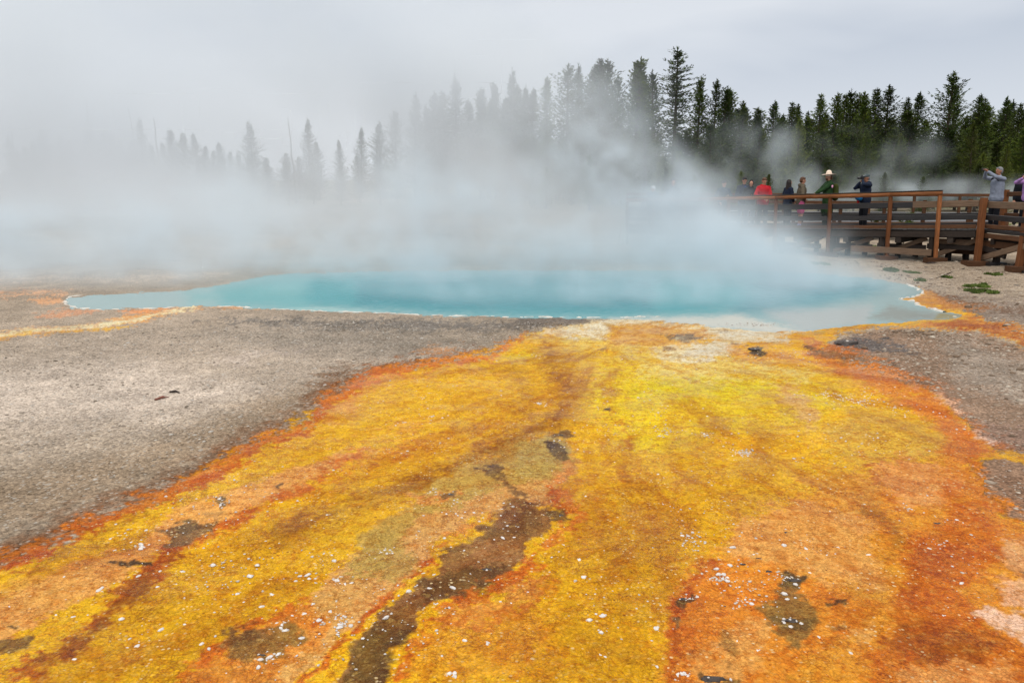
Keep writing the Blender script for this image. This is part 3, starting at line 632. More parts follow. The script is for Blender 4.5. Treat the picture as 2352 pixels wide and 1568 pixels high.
def make_conifer(seed, height=12.0, width=1.9, base=0.12, lift=0.35, dens=1.0, ragged=0.25, shape='cone', sparse=0.0, crownmat=None, tri=None):
    """one conifer 'height' tall: tapered trunk with limbs, crown of needle tufts along every limb"""
    rnd = random.Random(seed)
    V = []; Fc = []
    top = (rnd.uniform(-.15, .15), rnd.uniform(-.15, .15), height)
    mid = (rnd.uniform(-.15, .15), rnd.uniform(-.15, .15), height*0.5)
    pts = []; rad = []
    for i in range(9):
        t = i/8; p = Vector((0, 0, -0.3)).lerp(Vector(mid), t).lerp(Vector(mid).lerp(Vector(top), t), t); pts.append(tuple(p)); rad.append(0.16*(1-t)**0.9*height/12+0.012)
    cone_ring(V, Fc, pts, rad)
    def axis(h):
        t = max(0, min(1, h/height)); return Vector((0, 0, 0)).lerp(Vector(mid), t).lerp(Vector(mid).lerp(Vector(top), t), t)
    CV = []; CF = []
    h = base*height; lv = 0
    while h < height*0.985:
        t = (h/height-base)/(1-base)
        if shape == 'cone': env = (1-t)**0.82*1.05
        elif shape == 'column': env = min(1, (1-t)*1.35)**1.0*0.8+0.02
        elif shape == 'ragged': env = ((1-t)**0.7)*(0.75+0.5*math.sin(lv*1.9+seed)*(0.4+t))
        else: env = min(1, (1-t)*1.25)**0.9*0.95
        env = max(env, 0.04)
        nb = rnd.randint(5, 7)
        a0 = rnd.uniform(0, 6.28)
        for k in range(nb):
            if rnd.random() < sparse: continue
            az = a0+k*6.283/nb+rnd.uniform(-.35, .35)
            ln = width*env*rnd.uniform(1-ragged*1.6, 1+ragged)
            ln *= 1+0.28*math.sin(az*2+h*1.3+seed)+0.22*math.sin(az-h*2.9+seed*3)
            if ln < 0.1: continue
            up = lift*(0.5+t*1.4)+rnd.uniform(-.15, .15)
            d0 = Vector((math.cos(az), math.sin(az), up*0.4)).normalized(); P0 = axis(h)
            nsub = max(3, int(ln/0.17*dens)); side = Vector((-math.sin(az), math.cos(az), 0))
            prev = P0
            bp = []
            for j in range(nsub+1):
                u = j/nsub; q = P0+d0*ln*u+Vector((0, 0, up*ln*0.5*u*u-0.12*ln*math.sin(u*3.1)))
                bp.append(q)
            cone_ring(V, Fc, [tuple(bp[0]), tuple(bp[len(bp)//2]), tuple(bp[-1])], [0.022, 0.014, 0.004], 4)
            for j in range(1, nsub+1):
                u = j/nsub
                sw = 0.28*(1-u*0.5)*min(1.0, ln)
                for q_ in range(5):
                    c = bp[j]+side*rnd.uniform(-sw, sw)*1.3+Vector((0, 0, rnd.uniform(-.07, .07)))
                    dr = (d0*rnd.uniform(0.2, 1)+side*rnd.uniform(-1, 1)+Vector((0, 0, rnd.uniform(-.05, .9)))).normalized()
                    l = rnd.uniform(0.10, 0.24); w = rnd.uniform(0.02, 0.042); wd = dr.cross(Vector((rnd.random()-.5, rnd.random()-.5, rnd.random()-.5))).normalized()
                    b_ = len(CV); CV.extend([tuple(c-wd*w), tuple(c+wd*w), tuple(c+dr*l+wd*w*.3), tuple(c+dr*l-wd*w*.3)]); CF.append((b_, b_+1, b_+2, b_+3))
        h += rnd.uniform(0.17, 0.27)*(1.25-t*0.5)*(height/12)**0.3; lv += 1
    # leader
    for q_ in range(10):
        c = Vector(top)-Vector((0, 0, rnd.uniform(0, .5))); dr = Vector((rnd.uniform(-.5, .5), rnd.uniform(-.5, .5), 1)).normalized(); wd = dr.orthogonal().normalized()
        b_ = len(CV); CV.extend([tuple(c-wd*.03), tuple(c+wd*.03), tuple(c+dr*.3), tuple(c+dr*.28)]); CF.append((b_, b_+1, b_+2, b_+3))
    mt = bpy.data.meshes.new('trunk'); mt.from_pydata(V, [], Fc); mt.update(); mt.materials.append(M_bark)
    mc = np_mesh('crown', np.array(CV), np.array(CF), crownmat or M_dark, smooth=False)
    return mt, mc, height
VAR = [make_conifer(1, width=2.1, crownmat=M_dark), make_conifer(2, width=1.7, crownmat=M_dark, shape='cone', ragged=.3),
       make_conifer(3, width=1.9, crownmat=M_mid, shape='lodge', lift=.5, base=.2), make_conifer(4, width=1.6, crownmat=M_mid, shape='cone', lift=.6, ragged=.35),
       make_conifer(5, width=1.5, crownmat=M_dark, shape='column', base=.1), make_conifer(6, width=2.2, crownmat=M_mid, shape='cone', lift=.25, ragged=.3),
       make_conifer(7, width=1.8, crownmat=M_dark, shape='lodge', lift=.6, base=.28, sparse=.15, ragged=.4), make_conifer(8, width=1.9, crownmat=M_yel, shape='cone', lift=.5, base=.05),
       make_conifer(9, width=2.6, crownmat=M_dark, shape='ragged', base=.08, lift=.1, ragged=.35, sparse=.1), make_conifer(10, width=1.7, crownmat=M_yel, shape='lodge', lift=.5, base=.1, sparse=.2)]
_tn = [0]
def tree(x, y, Y, var, label=None, wid=1.0, group='conifers of the forest edge', cat='tree', name='pine_tree', lean=0.0):
    """a conifer whose tip is seen at survey (x, y), standing at distance Y"""
    X, _, zt = at(x, y, Y); zb = float(ground_z(np.array([X]), np.array([Y]))[0])
    mt, mc, h0 = VAR[var]; s = (zt-zb)/h0
    e = empty(name, (X, Y, zb), (x*7.3+y) % 6.28); e.scale = (s*wid*1.3, s*wid*1.3, s)
    e.rotation_euler = (rt.gauss(0, .018), rt.gauss(0, .018), e.rotation_euler.z)
    for n, me in (('trunk', mt), ('crown', mc)):
        o = bpy.data.objects.new(n, me); COL.objects.link(o); o.parent = e
    tag(e, label or 'conifer in the forest edge', cat, group)
    return e
def z4(x, y): return ((1800+x/2.613)*.6125, (150+y/2.613)*.6125)
def z5(x, y): return ((2700+x/2.063)*.6125, (200+y/2.063)*.6125)
def z6(x, y): return ((x/1.7425)*.6125, (300+y/1.7425)*.6125)
rt = random.Random(11)
G_MIST = 'conifers faint in the steam at the left'; G_MID = 'conifers half hidden by the steam plume'; G_R = 'dark conifers along the right skyline'
L_MIST = 'pale grey conifer fading into the steam beyond the left of the pool'
L_MID = 'conifer half dissolved in the steam beyond the middle of the pool'
L_R = 'dark green conifer in the forest behind the boardwalk'
for x, y, lab in [(20,475,None),(160,405,None),(287,285,'tallest spire-topped conifer among the misty trees left of the dark skyline group'),(377,430,None),(455,450,None),(520,478,None),(672,355,'isolated pale conifer just left of the first dark skyline tree')]:
    a, b = z4(x, y); tree(a, b, rt.uniform(98, 108), rt.choice([0,1,4,3]), lab or L_MID, 0.95, G_MID)
mid = [(858,240,6,'open-branched conifer, the first dark tree at the left end of the skyline group',1.25),(985,245,4,None,1.0),(1070,238,2,None,1.0),(1195,182,2,None,1.1),(1265,178,6,'high narrow conifer with spreading upturned branches left of the double-topped one',1.35),(1360,340,6,None,.9),
       (1530,168,3,'double-topped conifer between the skyline group and the tall tiered spruce',1.3),(1568,195,3,None,1.0),(1610,320,4,None,1.0),(1703,295,1,'pointed conifer right beside the tall tiered spruce on its left',1.0),(2153,362,3,None,1.0),(2300,385,6,None,1.0)]
for x, y, v, lab, w in mid:
    a, b = z4(x, y); tree(a, b, rt.uniform(98, 106), v, lab or 'dark conifer on the skyline above the steam plume', w, None if lab else 'dark conifers above the steam plume')
a, b = z4(1932, 75); tree(a, b, 94, 8, 'tallest spruce with bare tiered top, standing above the whole forest', 1.15, None, 'tree', 'spruce_tree')
right = [(42,262,1),(97,262,3),(188,365,3),(227,398,1),(283,480,0),(318,482,4),(430,370,0),(487,475,0),(567,378,2),(605,388,3),(663,442,4),(778,318,2),(827,450,3),(910,303,3),(960,318,2),(1020,280,1),(1080,310,2),(1142,295,3),(1210,268,5),
         (1325,247,6),(1433,340,2),(1533,305,0),(1862,238,3),(2018,320,0),(2060,345,2),(2122,390,3),(2235,340,0),(2262,365,1),(2338,385,2)]
spec = {1325:'tall thin-stemmed pine with a round open top, above the photographer in the cap', 1210:'broad very dark pine left of the round-topped one', 1533:'rounded dark pine between the round-topped pine and the tall right-hand one',
        1862:'slender conifer close against the right side of the tall right-hand pine', 778:'plump-topped dark pine above the hat of the ranger', 430:'small sharp spire on the skyline above the man in the red hoodie'}
for x, y, v in right:
    a, b = z5(x, y); lab = spec.get(x)
    tree(a, b, rt.uniform(86, 98), v, lab or 'dark green conifer on the skyline right of the tall tiered spruce', rt.uniform(.95, 1.2), None if lab else G_R)
a, b = z5(1790, 140); tree(a, b, 82, 6, 'tallest pine at the right, bare knobbly top high above its neighbours', 1.25, None)
for x, y, v, Y in [(620,500,7,70),(1075,500,5,74),(1990,530,9,60),(2210,700,7,52),(1400,630,7,66),(1150,600,5,70)]:
    a, b = z5(x, y); tree(a, b, Y, v, {620:'yellow-green pine in front of the dark trees, behind the woman with long dark hair', 1990:'thin pine with a long bare pale stem left of the man in the grey jacket',2210:'low yellow-green pine directly behind the man in the grey jacket',
        1075:'dull green conifer low in front of the forest above the photographer in the cap',1400:'small yellow-green top poking out of the dark trees',1150:'pale green conifer half way up the forest wall'}[x], .95, None)
# more of the forest wall
for i in range(20):
    x = 1720+i*37+rt.uniform(-12, 12); y = rt.uniform(245, 300)
    tree(x, y, rt.uniform(90, 97), rt.choice([0,1,3,5,3]), 'conifer filling the forest wall just below the right skyline', rt.uniform(1.5, 2.0), 'conifers just below the right skyline')
for i in range(30):
    x = 1200+i*43+rt.uniform(-14, 14); y = rt.uniform(290, 345) if 1650 < x < 1800 else rt.uniform(270, 320)
    tree(x, y, rt.uniform(104, 112), rt.choice([0,1,5,2]), 'conifer deep in the forest behind the skyline trees', rt.uniform(1.0, 1.3), 'conifers deep in the forest')
for i in range(34):
    x = 1180+i*37+rt.uniform(-14, 14); y = rt.uniform(275, 335)
    tree(x, y, rt.uniform(72, 84), rt.choice([0,0,1,5,2,5]), 'conifer of the dense forest wall behind the boardwalk', rt.uniform(1.3, 1.8), 'conifers of the dense forest wall')
for i in range(26):
    x = 1220+i*47+rt.uniform(-20, 20); y = rt.uniform(345, 395)
    tree(x, y, rt.uniform(60, 70), rt.choice([0,5,5,3,7]), 'smaller conifer in front of the dense forest wall', rt.uniform(1.1, 1.5), 'smaller conifers in front of the forest')
for i in range(24):
    x = 1560+i*36+rt.uniform(-14, 14); y = rt.uniform(375, 412)
    tree(x, y, rt.uniform(57, 62), rt.choice([0,5,5,1]), 'low bushy conifer at the foot of the forest wall', rt.uniform(1.5, 2.0), 'low conifers at the foot of the forest wall')
for x, y, Y, v in [(1700,392,52,7),(1765,398,50,9),(1950,380,54,3),(2035,395,50,7),(1600,400,48,9),(1530,385,50,3),(2120,405,48,5)]:
    tree(x, y, Y, v, 'young pine at the forest foot just beyond the far boardwalk', 1.1, 'young pines beyond the far boardwalk')
left = [(65,370,1,1),(110,465,0,1),(160,430,1,1),(205,400,6,1),(275,330,0,1.2),(405,350,1,1.1),(455,385,0,1.1),(550,320,5,1.2),(590,360,0,1),(640,390,1,1),(690,330,2,1),(730,350,1,1),(780,400,0,1),(850,400,0,1),(905,250,4,1),(1000,420,1,1),(1060,410,0,1),(1115,320,1,1),(1185,345,5,1.1),(1265,345,1,1),(1325,430,0,1),
        (1385,460,1,1),(1435,410,0,1),(1495,465,1,1),(1550,480,0,1.1),(1643,268,4,1.3),(1740,540,0,1),(1860,510,1,1),(1950,500,0,1),(2007,248,4,1),(2070,400,1,1)]
lspec = {1643:'rounded isolated conifer standing highest in the mist left of the pool middle', 275:'bushy misty conifer under the left-hand leaning dead trunk', 550:'broad misty conifer below the tallest dead trunk', 905:'small misty conifer top beside the tilted dead trunk'}
for x, y, v, w in left:
    a, b = z6(x, y); lab = lspec.get(x); tree(a, b, rt.uniform(88, 96), v, lab or L_MIST, w*1.1, None if lab else G_MIST)
for i in range(22):
    tree(-60+i*52+rt.uniform(-18, 18), rt.uniform(350, 395), rt.uniform(76, 86), rt.choice([0,1,5]), 'low grey conifer at the foot of the misty forest', 1.3, 'low conifers of the misty forest')
for x, y in [(825,290),(905,252),(950,214),(975,240),(998,212),(1022,210),(1052,172),(1075,230),(1103,205),(1122,230),(1150,225),(870,280),(780,320)]:
    tree(x, y, rt.uniform(96, 106), rt.choice([0,1,4,5]), {1052:'highest misty conifer, left of the middle of the photo'}.get(x, L_MID), 1.1, None if x == 1052 else G_MID)
def snag(x0, y0, x1, y1, Y, label, h_extra=1.35):
    X1, _, Z1 = at(x1, y1, Y); X0, _, Z0 = at(x0, y0, Y)
    zb = float(ground_z(np.array([X1]), np.array([Y]))[0]); Xb = X1+(X1-X0)*0.35
    V = []; Fc = []; r = random.Random(int(x0)); pts = []; rad = []
    for i in range(8):
        t = i/7; p = Vector((0, 0, -.2)).lerp(Vector((X0-Xb, 0, Z0-zb)), t)+Vector((r.uniform(-.08, .08), 0, 0)); pts.append(tuple(p)); rad.append(0.14*(1-t)+0.03)
    cone_ring(V, Fc, pts, rad, 6)
    for i in range(7):
        t = r.uniform(.45, .95); p = Vector((0, 0, 0)).lerp(Vector((X0-Xb, 0, Z0-zb)), t); a = r.uniform(0, 6.28)
        cone_ring(V, Fc, [tuple(p), tuple(p+Vector((math.cos(a)*.5, math.sin(a)*.5, .1)))], [.02, .006], 4)
    e = empty('dead_tree', (Xb, Y, zb)); tag(e, label, 'dead tree'); mesh_obj('trunk', V, Fc, M_deadbark, e, True)
for q in [(68,265,72,380,'thin dead trunk rising behind the leftmost misty tree'),(267,235,295,350,'dead trunk leaning left above a bushy misty conifer'),(320,320,370,460,'curved dead trunk between two misty conifers at the left'),(405,310,440,400,'short leaning dead trunk right of the curved one'),
          (562,135,572,330,'tallest straight dead trunk in the mist at the left'),(592,240,605,390,'thin dead trunk just right of the tallest one'),(838,190,885,310,'tilted dead trunk beside a small misty tree top'),(1005,250,1025,350,'very faint dead trunk, alone right of the tilted one'),(1880,250,1920,540,'slightly leaning dead trunk standing alone in the mist right of the rounded conifer')]:
    a, b = z6(q[0], q[1]); c, d = z6(q[2], q[3]); snag(a, b, c, d, 86, q[4])
# ------------------------------------------------------------------ boardwalks
def wood(name, rgb, var=0.3, rnd=0.18, k=0.62, spec=0.2, rough=0.7):
    return simple(name, rgb, rough, var, 5, 0.4, stretch=(0.7, 6, 6), spec=spec, k=k, rnd=rnd)
M_orange = wood('new_cedar_wood', (158, 100, 60), .45); M_old = wood('weathered_brown_wood', (98, 66, 44)); M_black = wood('wet_black_wood', (44, 40, 40), rough=.45, spec=.4)
M_grey = wood('grey_weathered_wood', (128, 104, 84)); M_deck = wood('wet_deck_boards', (92, 88, 86), rough=.35, spec=.5); M_post = wood('orange_brown_post', (124, 76, 44)); M_dk = wood('dark_trestle_wood', (62, 52, 46))
def beam_mesh(L, w, h, bev=0.012, rounded=False, seed=0):
    """a squared (or half-round) timber along +X, slightly crooked"""
    r = random.Random(seed); n = max(2, int(L/0.5)); V = []; Fc = []
    if rounded: prof = [(math.cos(a)*w/2, math.sin(a)*h/2) for a in np.linspace(0, 2*math.pi, 11)[:-1]]
    else:
        b = min(bev, w*.3, h*.3); prof = [(w/2, -h/2+b), (w/2, h/2-b), (w/2-b, h/2), (-w/2+b, h/2), (-w/2, h/2-b), (-w/2, -h/2+b), (-w/2+b, -h/2), (w/2-b, -h/2)]
    m = len(prof)
    for i in range(n+1):
        jy, jz = (r.uniform(-1, 1)*0.006, r.uniform(-1, 1)*0.006) if 0 < i < n else (0, 0); s = 1+r.uniform(-.03, .03)
        for y, z in prof: V.append((L*i/n, y*s+jy, z*s+jz))
    for i in range(n):
        for k in range(m): Fc.append((i*m+k, i*m+(k+1) % m, (i+1)*m+(k+1) % m, (i+1)*m+k))
    Fc.append(tuple(range(m))[::-1]); Fc.append(tuple(n*m+k for k in range(m)))
    return V, Fc
_bs = [0]
def beam(name, a, b, w, h, mat, parent, rounded=False, label=None, smooth=None):
    """timber from world point a to b; w horizontal, h vertical thickness"""
    _bs[0] += 1; a, b = Vector(a), Vector(b); d = b-a; L = d.length
    V, Fc = beam_mesh(L, w, h, rounded=rounded, seed=_bs[0])
    o = mesh_obj(name, V, Fc, mat, None, rounded)
    x = d.normalized(); up = Vector((0, 0, 1)) if abs(x.z) < 0.9 else Vector((0, -1, 0)).lerp(Vector((1, 0, 0)), 0)
    y = up.cross(x).normalized(); z = x.cross(y)
    M = Matrix((x, y, z)).transposed().to_4x4(); M.translation = a
    if parent: o.parent = parent; o.matrix_parent_inverse = Matrix.Identity(4); M = parent.matrix_world.inverted() @ M if False else Matrix.Translation(-Vector(parent.location)) @ M
    o.matrix_basis = M
    if label: o['label'] = label
    return o
def deck(parent, pts, width_vec, z, mat, name='deck'):
    """planks laid across, along the polyline pts (near edge), width_vec to the far edge"""
    V = []; Fc = []; r = random.Random(3); ori = Vector(parent.location)
    for (a, b), wv in zip(zip(pts[:-1], pts[1:]), width_vec):
        a, b = Vector(a), Vector(b); n = int((b-a).length/0.15); d = (b-a).normalized()
        for i in range(n):
            p = a.lerp(b, i/n); q = p+d*0.138; dz = r.uniform(-.004, .004)
            w0, w1 = Vector(wv[0]).lerp(Vector(wv[1]), i/n), Vector(wv[0]).lerp(Vector(wv[1]), (i+1)/n)
            k = len(V); zt = Vector((0, 0, p.z*0+dz)); th = Vector((0, 0, -0.045))
            for base in (p, q, q+w1, p+w0): V.append(tuple(base+zt-ori))
            for base in (p, q, q+w1, p+w0): V.append(tuple(base+zt+th-ori))
            Fc += [(k, k+1, k+2, k+3), (k+7, k+6, k+5, k+4), (k, k+4, k+5, k+1), (k+1, k+5, k+6, k+2), (k+2, k+6, k+7, k+3), (k+3, k+7, k+4, k)]
    return mesh_obj(name, V, Fc, mat, parent)
ZD = CAM_H-1.32                       # deck height at the right end
# plan of the near boardwalk: posts traced at (survey x, distance)
def lineY(x): # distance of the near edge, straight in plan
    # through (x=2151, 23.8) and (x=1671, 28.4): find the point on that straight line seen at x
    A = np.array(at(2151, 500, 23.8))[:2]; B = np.array(at(1671, 500, 28.4))[:2]
    d = B-A; k = (x-W/2)/F; c = math.cos(TH)
    # X = k*depth ; depth ~ Y*cos + (CAM_H-z)*sin
    off = 1.3*math.sin(TH)
    t = (k*(A[1]*c+off)-A[0])/(d[0]-k*d[1]*c); return A+d*t
def np3(x, z): p = lineY(x); return Vector((p[0], p[1], z))
def zde(x): return ZD-0.24*(2151-x)/480.0     # the deck climbs gently to the right
bw_ = empty('boardwalk', tuple(np3(2151, 0))); tag(bw_, 'brown timber boardwalk on trestles with an orange cedar handrail, nearest the pool', 'boardwalk')
xs_posts = [1440, 1500, 1570, 1671, 1779, 1902, 2039, 2151]
dirv = (np3(2151, 0)-np3(1671, 0)).normalized(); nrm = Vector((-dirv.y, dirv.x, 0));
if nrm.y < 0: nrm = -nrm
WD = 2.3
def gz(p): return float(ground_z(np.array([p.x]), np.array([p.y]))[0])
XR = 2262
for i, x in enumerate(xs_posts):
    z = zde(x); p = np3(x, 0); last = x == 2151
    top = p+Vector((0, 0, z+1.02)); bot = Vector((p.x, p.y, gz(p)-0.05))+dirv*0.06
    beam('post', bot+Vector((0, 0, 0.1)), top, 0.10, 0.11, M_orange if last else M_post, bw_)
    if x > 1800:
        beam('foot_block', bot+Vector((-0.3, 0, 0.10))-dirv*0, bot+Vector((0.3, 0, 0.10)), 0.3, 0.16, M_old, bw_)
for a, b in zip(xs_posts[:-1], xs_posts[1:]):
    pa, pb = np3(a, zde(a)+1.085), np3(b, zde(b)+1.085); ext = dirv*0.06 if b == 2151 else Vector((0, 0, 0))
    beam('handrail', pa-nrm*0.02, pb-nrm*0.02+ext, 0.16, 0.15, M_orange, bw_, rounded=True)
    beam('rail_cap', pa-nrm*0.02+Vector((0, 0, .072)), pb-nrm*0.02+Vector((0, 0, .072))+ext, 0.15, 0.035, M_dk, bw_)
xr = [1440, 1600, 1779, 1960, 2090, 2240]
for k_, (hz, wz, th, mt) in enumerate([(0.74, 0.07, 0.18, M_black), (0.34, 0.07, 0.15, M_black), (0.06, 0.06, 0.12, M_old)]):
    for a, b in zip(xr[:-1], xr[1:]):
        beam('side_rail' if k_ < 2 else 'kick_board', np3(a, zde(a)+hz)+nrm*0.09, np3(b, zde(b)+hz)+nrm*0.09, wz, th, (M_grey if (b > 2200 and k_ == 0) else mt), bw_)
for a, b in zip(xr[:-1], xr[1:]):
    beam('fascia_beam', np3(a, zde(a)-0.16)+nrm*0.09, np3(b, zde(b)-0.16)+nrm*0.09, 0.09, 0.2, M_dk, bw_)
pts = [np3(1440, zde(1440))+nrm*0.06, np3(XR, zde(XR))+nrm*0.06]
deck(bw_, pts, [(nrm*WD, nrm*WD)], 0, M_deck)
# far side rails of the same boardwalk
for a, b in zip(xr[:-1], xr[1:]):
    for hz, th, mt in ((0.74, 0.16, M_old), (0.34, 0.16, M_black), (0.05, 0.12, M_black)):
        beam('far_rail', np3(a, zde(a)+hz)+nrm*(WD+.05), np3(b, zde(b)+hz)+nrm*(WD+.05), 0.06, th, mt, bw_)
for x in (1500, 1671, 1779, 1870, 1975, 2070, 2180):
    p = np3(x, 0)+nrm*(WD+0.1); beam('far_post', Vector((p.x, p.y, gz(p))), Vector((p.x, p.y, zde(x)+0.86)), 0.1, 0.1, M_old, bw_)
for of in (0.9, 1.7):
    for a, b in zip(xr[:-1], xr[1:]): beam('shade_stringer', np3(a, zde(a)-0.19)+nrm*of, np3(b, zde(b)-0.19)+nrm*of, 0.1, 0.26, M_dk, bw_)  # dark beams added under the deck to stand in for the shade there
# trestles: short legs, cross beam, diagonal
for x in (1560, 1700, 1830, 1945, 2065, 2185):
    p = np3(x, 0); z = zde(x)-0.27
    beam('cross_beam', p+nrm*0.0+Vector((0, 0, z-.08)), p+nrm*(WD+.1)+Vector((0, 0, z-.08)), 0.16, 0.16, M_dk, bw_)
    for j, of in enumerate((0.15, 0.8, 1.5, 2.2)):
        q = p+nrm*of+dirv*(0.35*(j-1.5)); beam('trestle_leg', Vector((q.x, q.y, gz(q)-.05)), Vector((q.x, q.y, z-.02)), 0.14, 0.14, M_dk, bw_)
    q = p+nrm*0.35-dirv*0.7; q2 = p+nrm*0.35+dirv*0.75
    beam('brace', Vector((q.x, q.y, gz(q)+.08)), Vector((q2.x, q2.y, z)), 0.06, 0.15, M_grey, bw_)
    beam('trestle_tie', Vector((q.x, q.y, z-.3)), Vector((q2.x, q2.y, z-.3)), 0.06, 0.16, M_dk, bw_)
beam('ground_beam', np3(1960, 0.30)-nrm*.02, np3(2146, 0.30)-nrm*.02, 0.1, 0.2, M_grey, bw_)
beam('ground_beam', np3(2146, 0.34)+nrm*.9, np3(2290, 0.34)+nrm*.9, 0.1, 0.2, M_old, bw_)
beam('cross_beam', np3(2140, 0.62)+nrm*.4, np3(2225, 0.62)+nrm*.4, 0.1, 0.2, M_grey, bw_)
# second section: turns towards the viewer at the right edge
PB = np3(XR, 0)+nrm*0.09; PC = Vector(at(2440, 500, 20.0)); PC.z = 0
d2 = (PC-PB).normalized(); n2 = Vector((-d2.y, d2.x, 0)); n2 = n2 if n2.y > 0 else -n2
b2 = empty('boardwalk', tuple(PB)); tag(b2, 'boardwalk section at the right edge with grey split rails, carrying the man in grey', 'boardwalk')
ZE = zde(XR)
PBp = np3(2250, 0)-nrm*0.02
beam('post', Vector((PBp.x, PBp.y-.06, 0.08)), Vector((PBp.x+0.03, PBp.y, ZE+0.9)), 0.15, 0.17, M_post, b2)
beam('foot_block', Vector((PBp.x-.4, PBp.y-.1, 0.06)), Vector((PBp.x+.25, PBp.y-.1, 0.06)), 0.35, 0.16, M_old, b2)
q = PB.lerp(PC, 0.52)
beam('post', Vector((q.x-0.02, q.y-.1, 0.08)), Vector((q.x+0.1, q.y, ZE+0.88)), 0.15, 0.16, M_post, b2)
beam('foot_block', Vector((q.x-.3, q.y-.1, 0.06)), Vector((q.x+.3, q.y-.1, 0.06)), 0.35, 0.16, M_old, b2)
zv = lambda p, h: Vector((p.x, p.y, ZE+h))
for hz, th, mt, nm in ((0.70, 0.2, M_grey, 'side_rail'), (0.33, 0.16, M_black, 'side_rail'), (0.07, 0.12, M_old, 'kick_board'), (-0.06, 0.1, M_black, 'deck_edge'), (-0.2, 0.14, M_old, 'fascia_beam')):
    beam(nm, zv(PB, hz), zv(PC, hz-0.02), 0.08, th, mt, b2)
deck(b2, [zv(PB, 0)+n2*.06, zv(PC, 0)+n2*.06], [(nrm*WD, n2*WD)], 0, M_deck)
for t in (0.12, 0.6):
    p = PB.lerp(PC, t)
    for of in (0.2, 1.1, 2.1):
        q = p+n2*of; beam('trestle_leg', Vector((q.x, q.y, gz(q))), Vector((q.x, q.y, ZE-.3)), 0.15, 0.15, M_dk, b2)
        beam('foot_block', Vector((q.x-.25, q.y, gz(q)+.04)), Vector((q.x+.25, q.y, gz(q)+.04)), 0.25, 0.1, M_black, b2)
    beam('cross_beam', Vector((p.x, p.y, ZE-.36)), Vector((p.x, p.y, ZE-.36))+n2*(WD+.1), 0.15, 0.16, M_dk, b2)
p0 = PB.lerp(PC, 0.06); p1 = PB.lerp(PC, 0.75)
beam('brace', Vector((p0.x, p0.y+.25, 0.2)), Vector((p1.x, p1.y+.25, ZE-.32)), 0.07, 0.17, M_grey, b2)
beam('brace', Vector((p0.x, p0.y+1.3, ZE-.4)), Vector((p1.x, p1.y+1.3, 0.35)), 0.07, 0.17, M_dk, b2)
beam('trestle_tie', Vector((p0.x, p0.y+.5, ZE-.45)), Vector((p1.x+.2, p1.y+.5, ZE-.45)), 0.07, 0.2, M_old, b2)
# far side rail of the second section with the orange post
e0 = PB+nrm*(WD+.05); e1 = PC+n2*(WD+.05)
for hz, th in ((1.0, .13), (0.66, .14), (0.34, .12)): beam('far_rail', zv(e0, hz), zv(e1, hz), 0.06, th, M_old, b2)
beam('far_post', zv(e0, -0.2), zv(e0, 1.12), 0.15, 0.15, M_post, b2)
for t in (0.5,): p = e0.lerp(e1, t); beam('far_post', zv(p, -0.3), zv(p, 1.05), 0.12, 0.12, M_old, b2)
# distant boardwalk
b3 = empty('boardwalk', (15, 42, 0)); tag(b3, 'far dark timber boardwalk low across the ground, between the near boardwalk and the forest', 'boardwalk')
Za = 1.78-0.9
fl = [Vector(at(1440, 470, 47)), Vector(at(1800, 470, 43)), Vector(at(2420, 470, 40))]
for a, b in zip(fl[:-1], fl[1:]):
    L = (b-a).length; n = int(L/1.9); dn = (b-a).normalized()
    for i in range(n+1):
        p = a.lerp(b, i/n); beam('post', Vector((p.x, p.y, gz(p))), Vector((p.x, p.y, Za+1.0)), .12, .12, M_old, b3)
    for hz, th in ((0.95, .15), (0.55, .15)): beam('side_rail', Vector((a.x, a.y, Za+hz)), Vector((b.x, b.y, Za+hz)), .07, th, M_old, b3)
    for hz, th, mt in ((-0.05, .14, M_black), (-.25, .25, M_old)): beam('fascia_beam', Vector((a.x, a.y, Za+hz)), Vector((b.x, b.y, Za+hz)), .09, th, mt, b3)
deck(b3, [Vector((p.x, p.y+.06, Za)) for p in fl], [(Vector((0, 2, 0)), Vector((0, 2, 0)))]*2, 0, M_deck)
# low ramp and bench like platform between the two walks
b4 = empty('boardwalk', (14, 33, 0)); tag(b4, 'low reddish ramp boardwalk seen between the rails of the near one', 'boardwalk')
ra, rb = Vector(at(1800, 500, 36)), Vector(at(2320, 490, 31)); ra.z = 0.55; rb.z = 0.8
beam('fascia_beam', ra, rb, .1, .22, M_old, b4); beam('side_rail', ra+Vector((0, 0, .3)), rb+Vector((0, 0, .28)), .06, .14, M_black, b4)
deck(b4, [ra+Vector((0, .06, .12)), rb+Vector((0, .06, .12))], [(Vector((0, 1.6, 0)), Vector((0, 1.6, 0)))], 0, M_deck)
for t in (0.05, .25, .45, .65, .85):
    p = ra.lerp(rb, t); beam('post', Vector((p.x, p.y-.02, 0.1)), Vector((p.x, p.y-.02, p.z+.42)), .13, .13, M_old, b4)
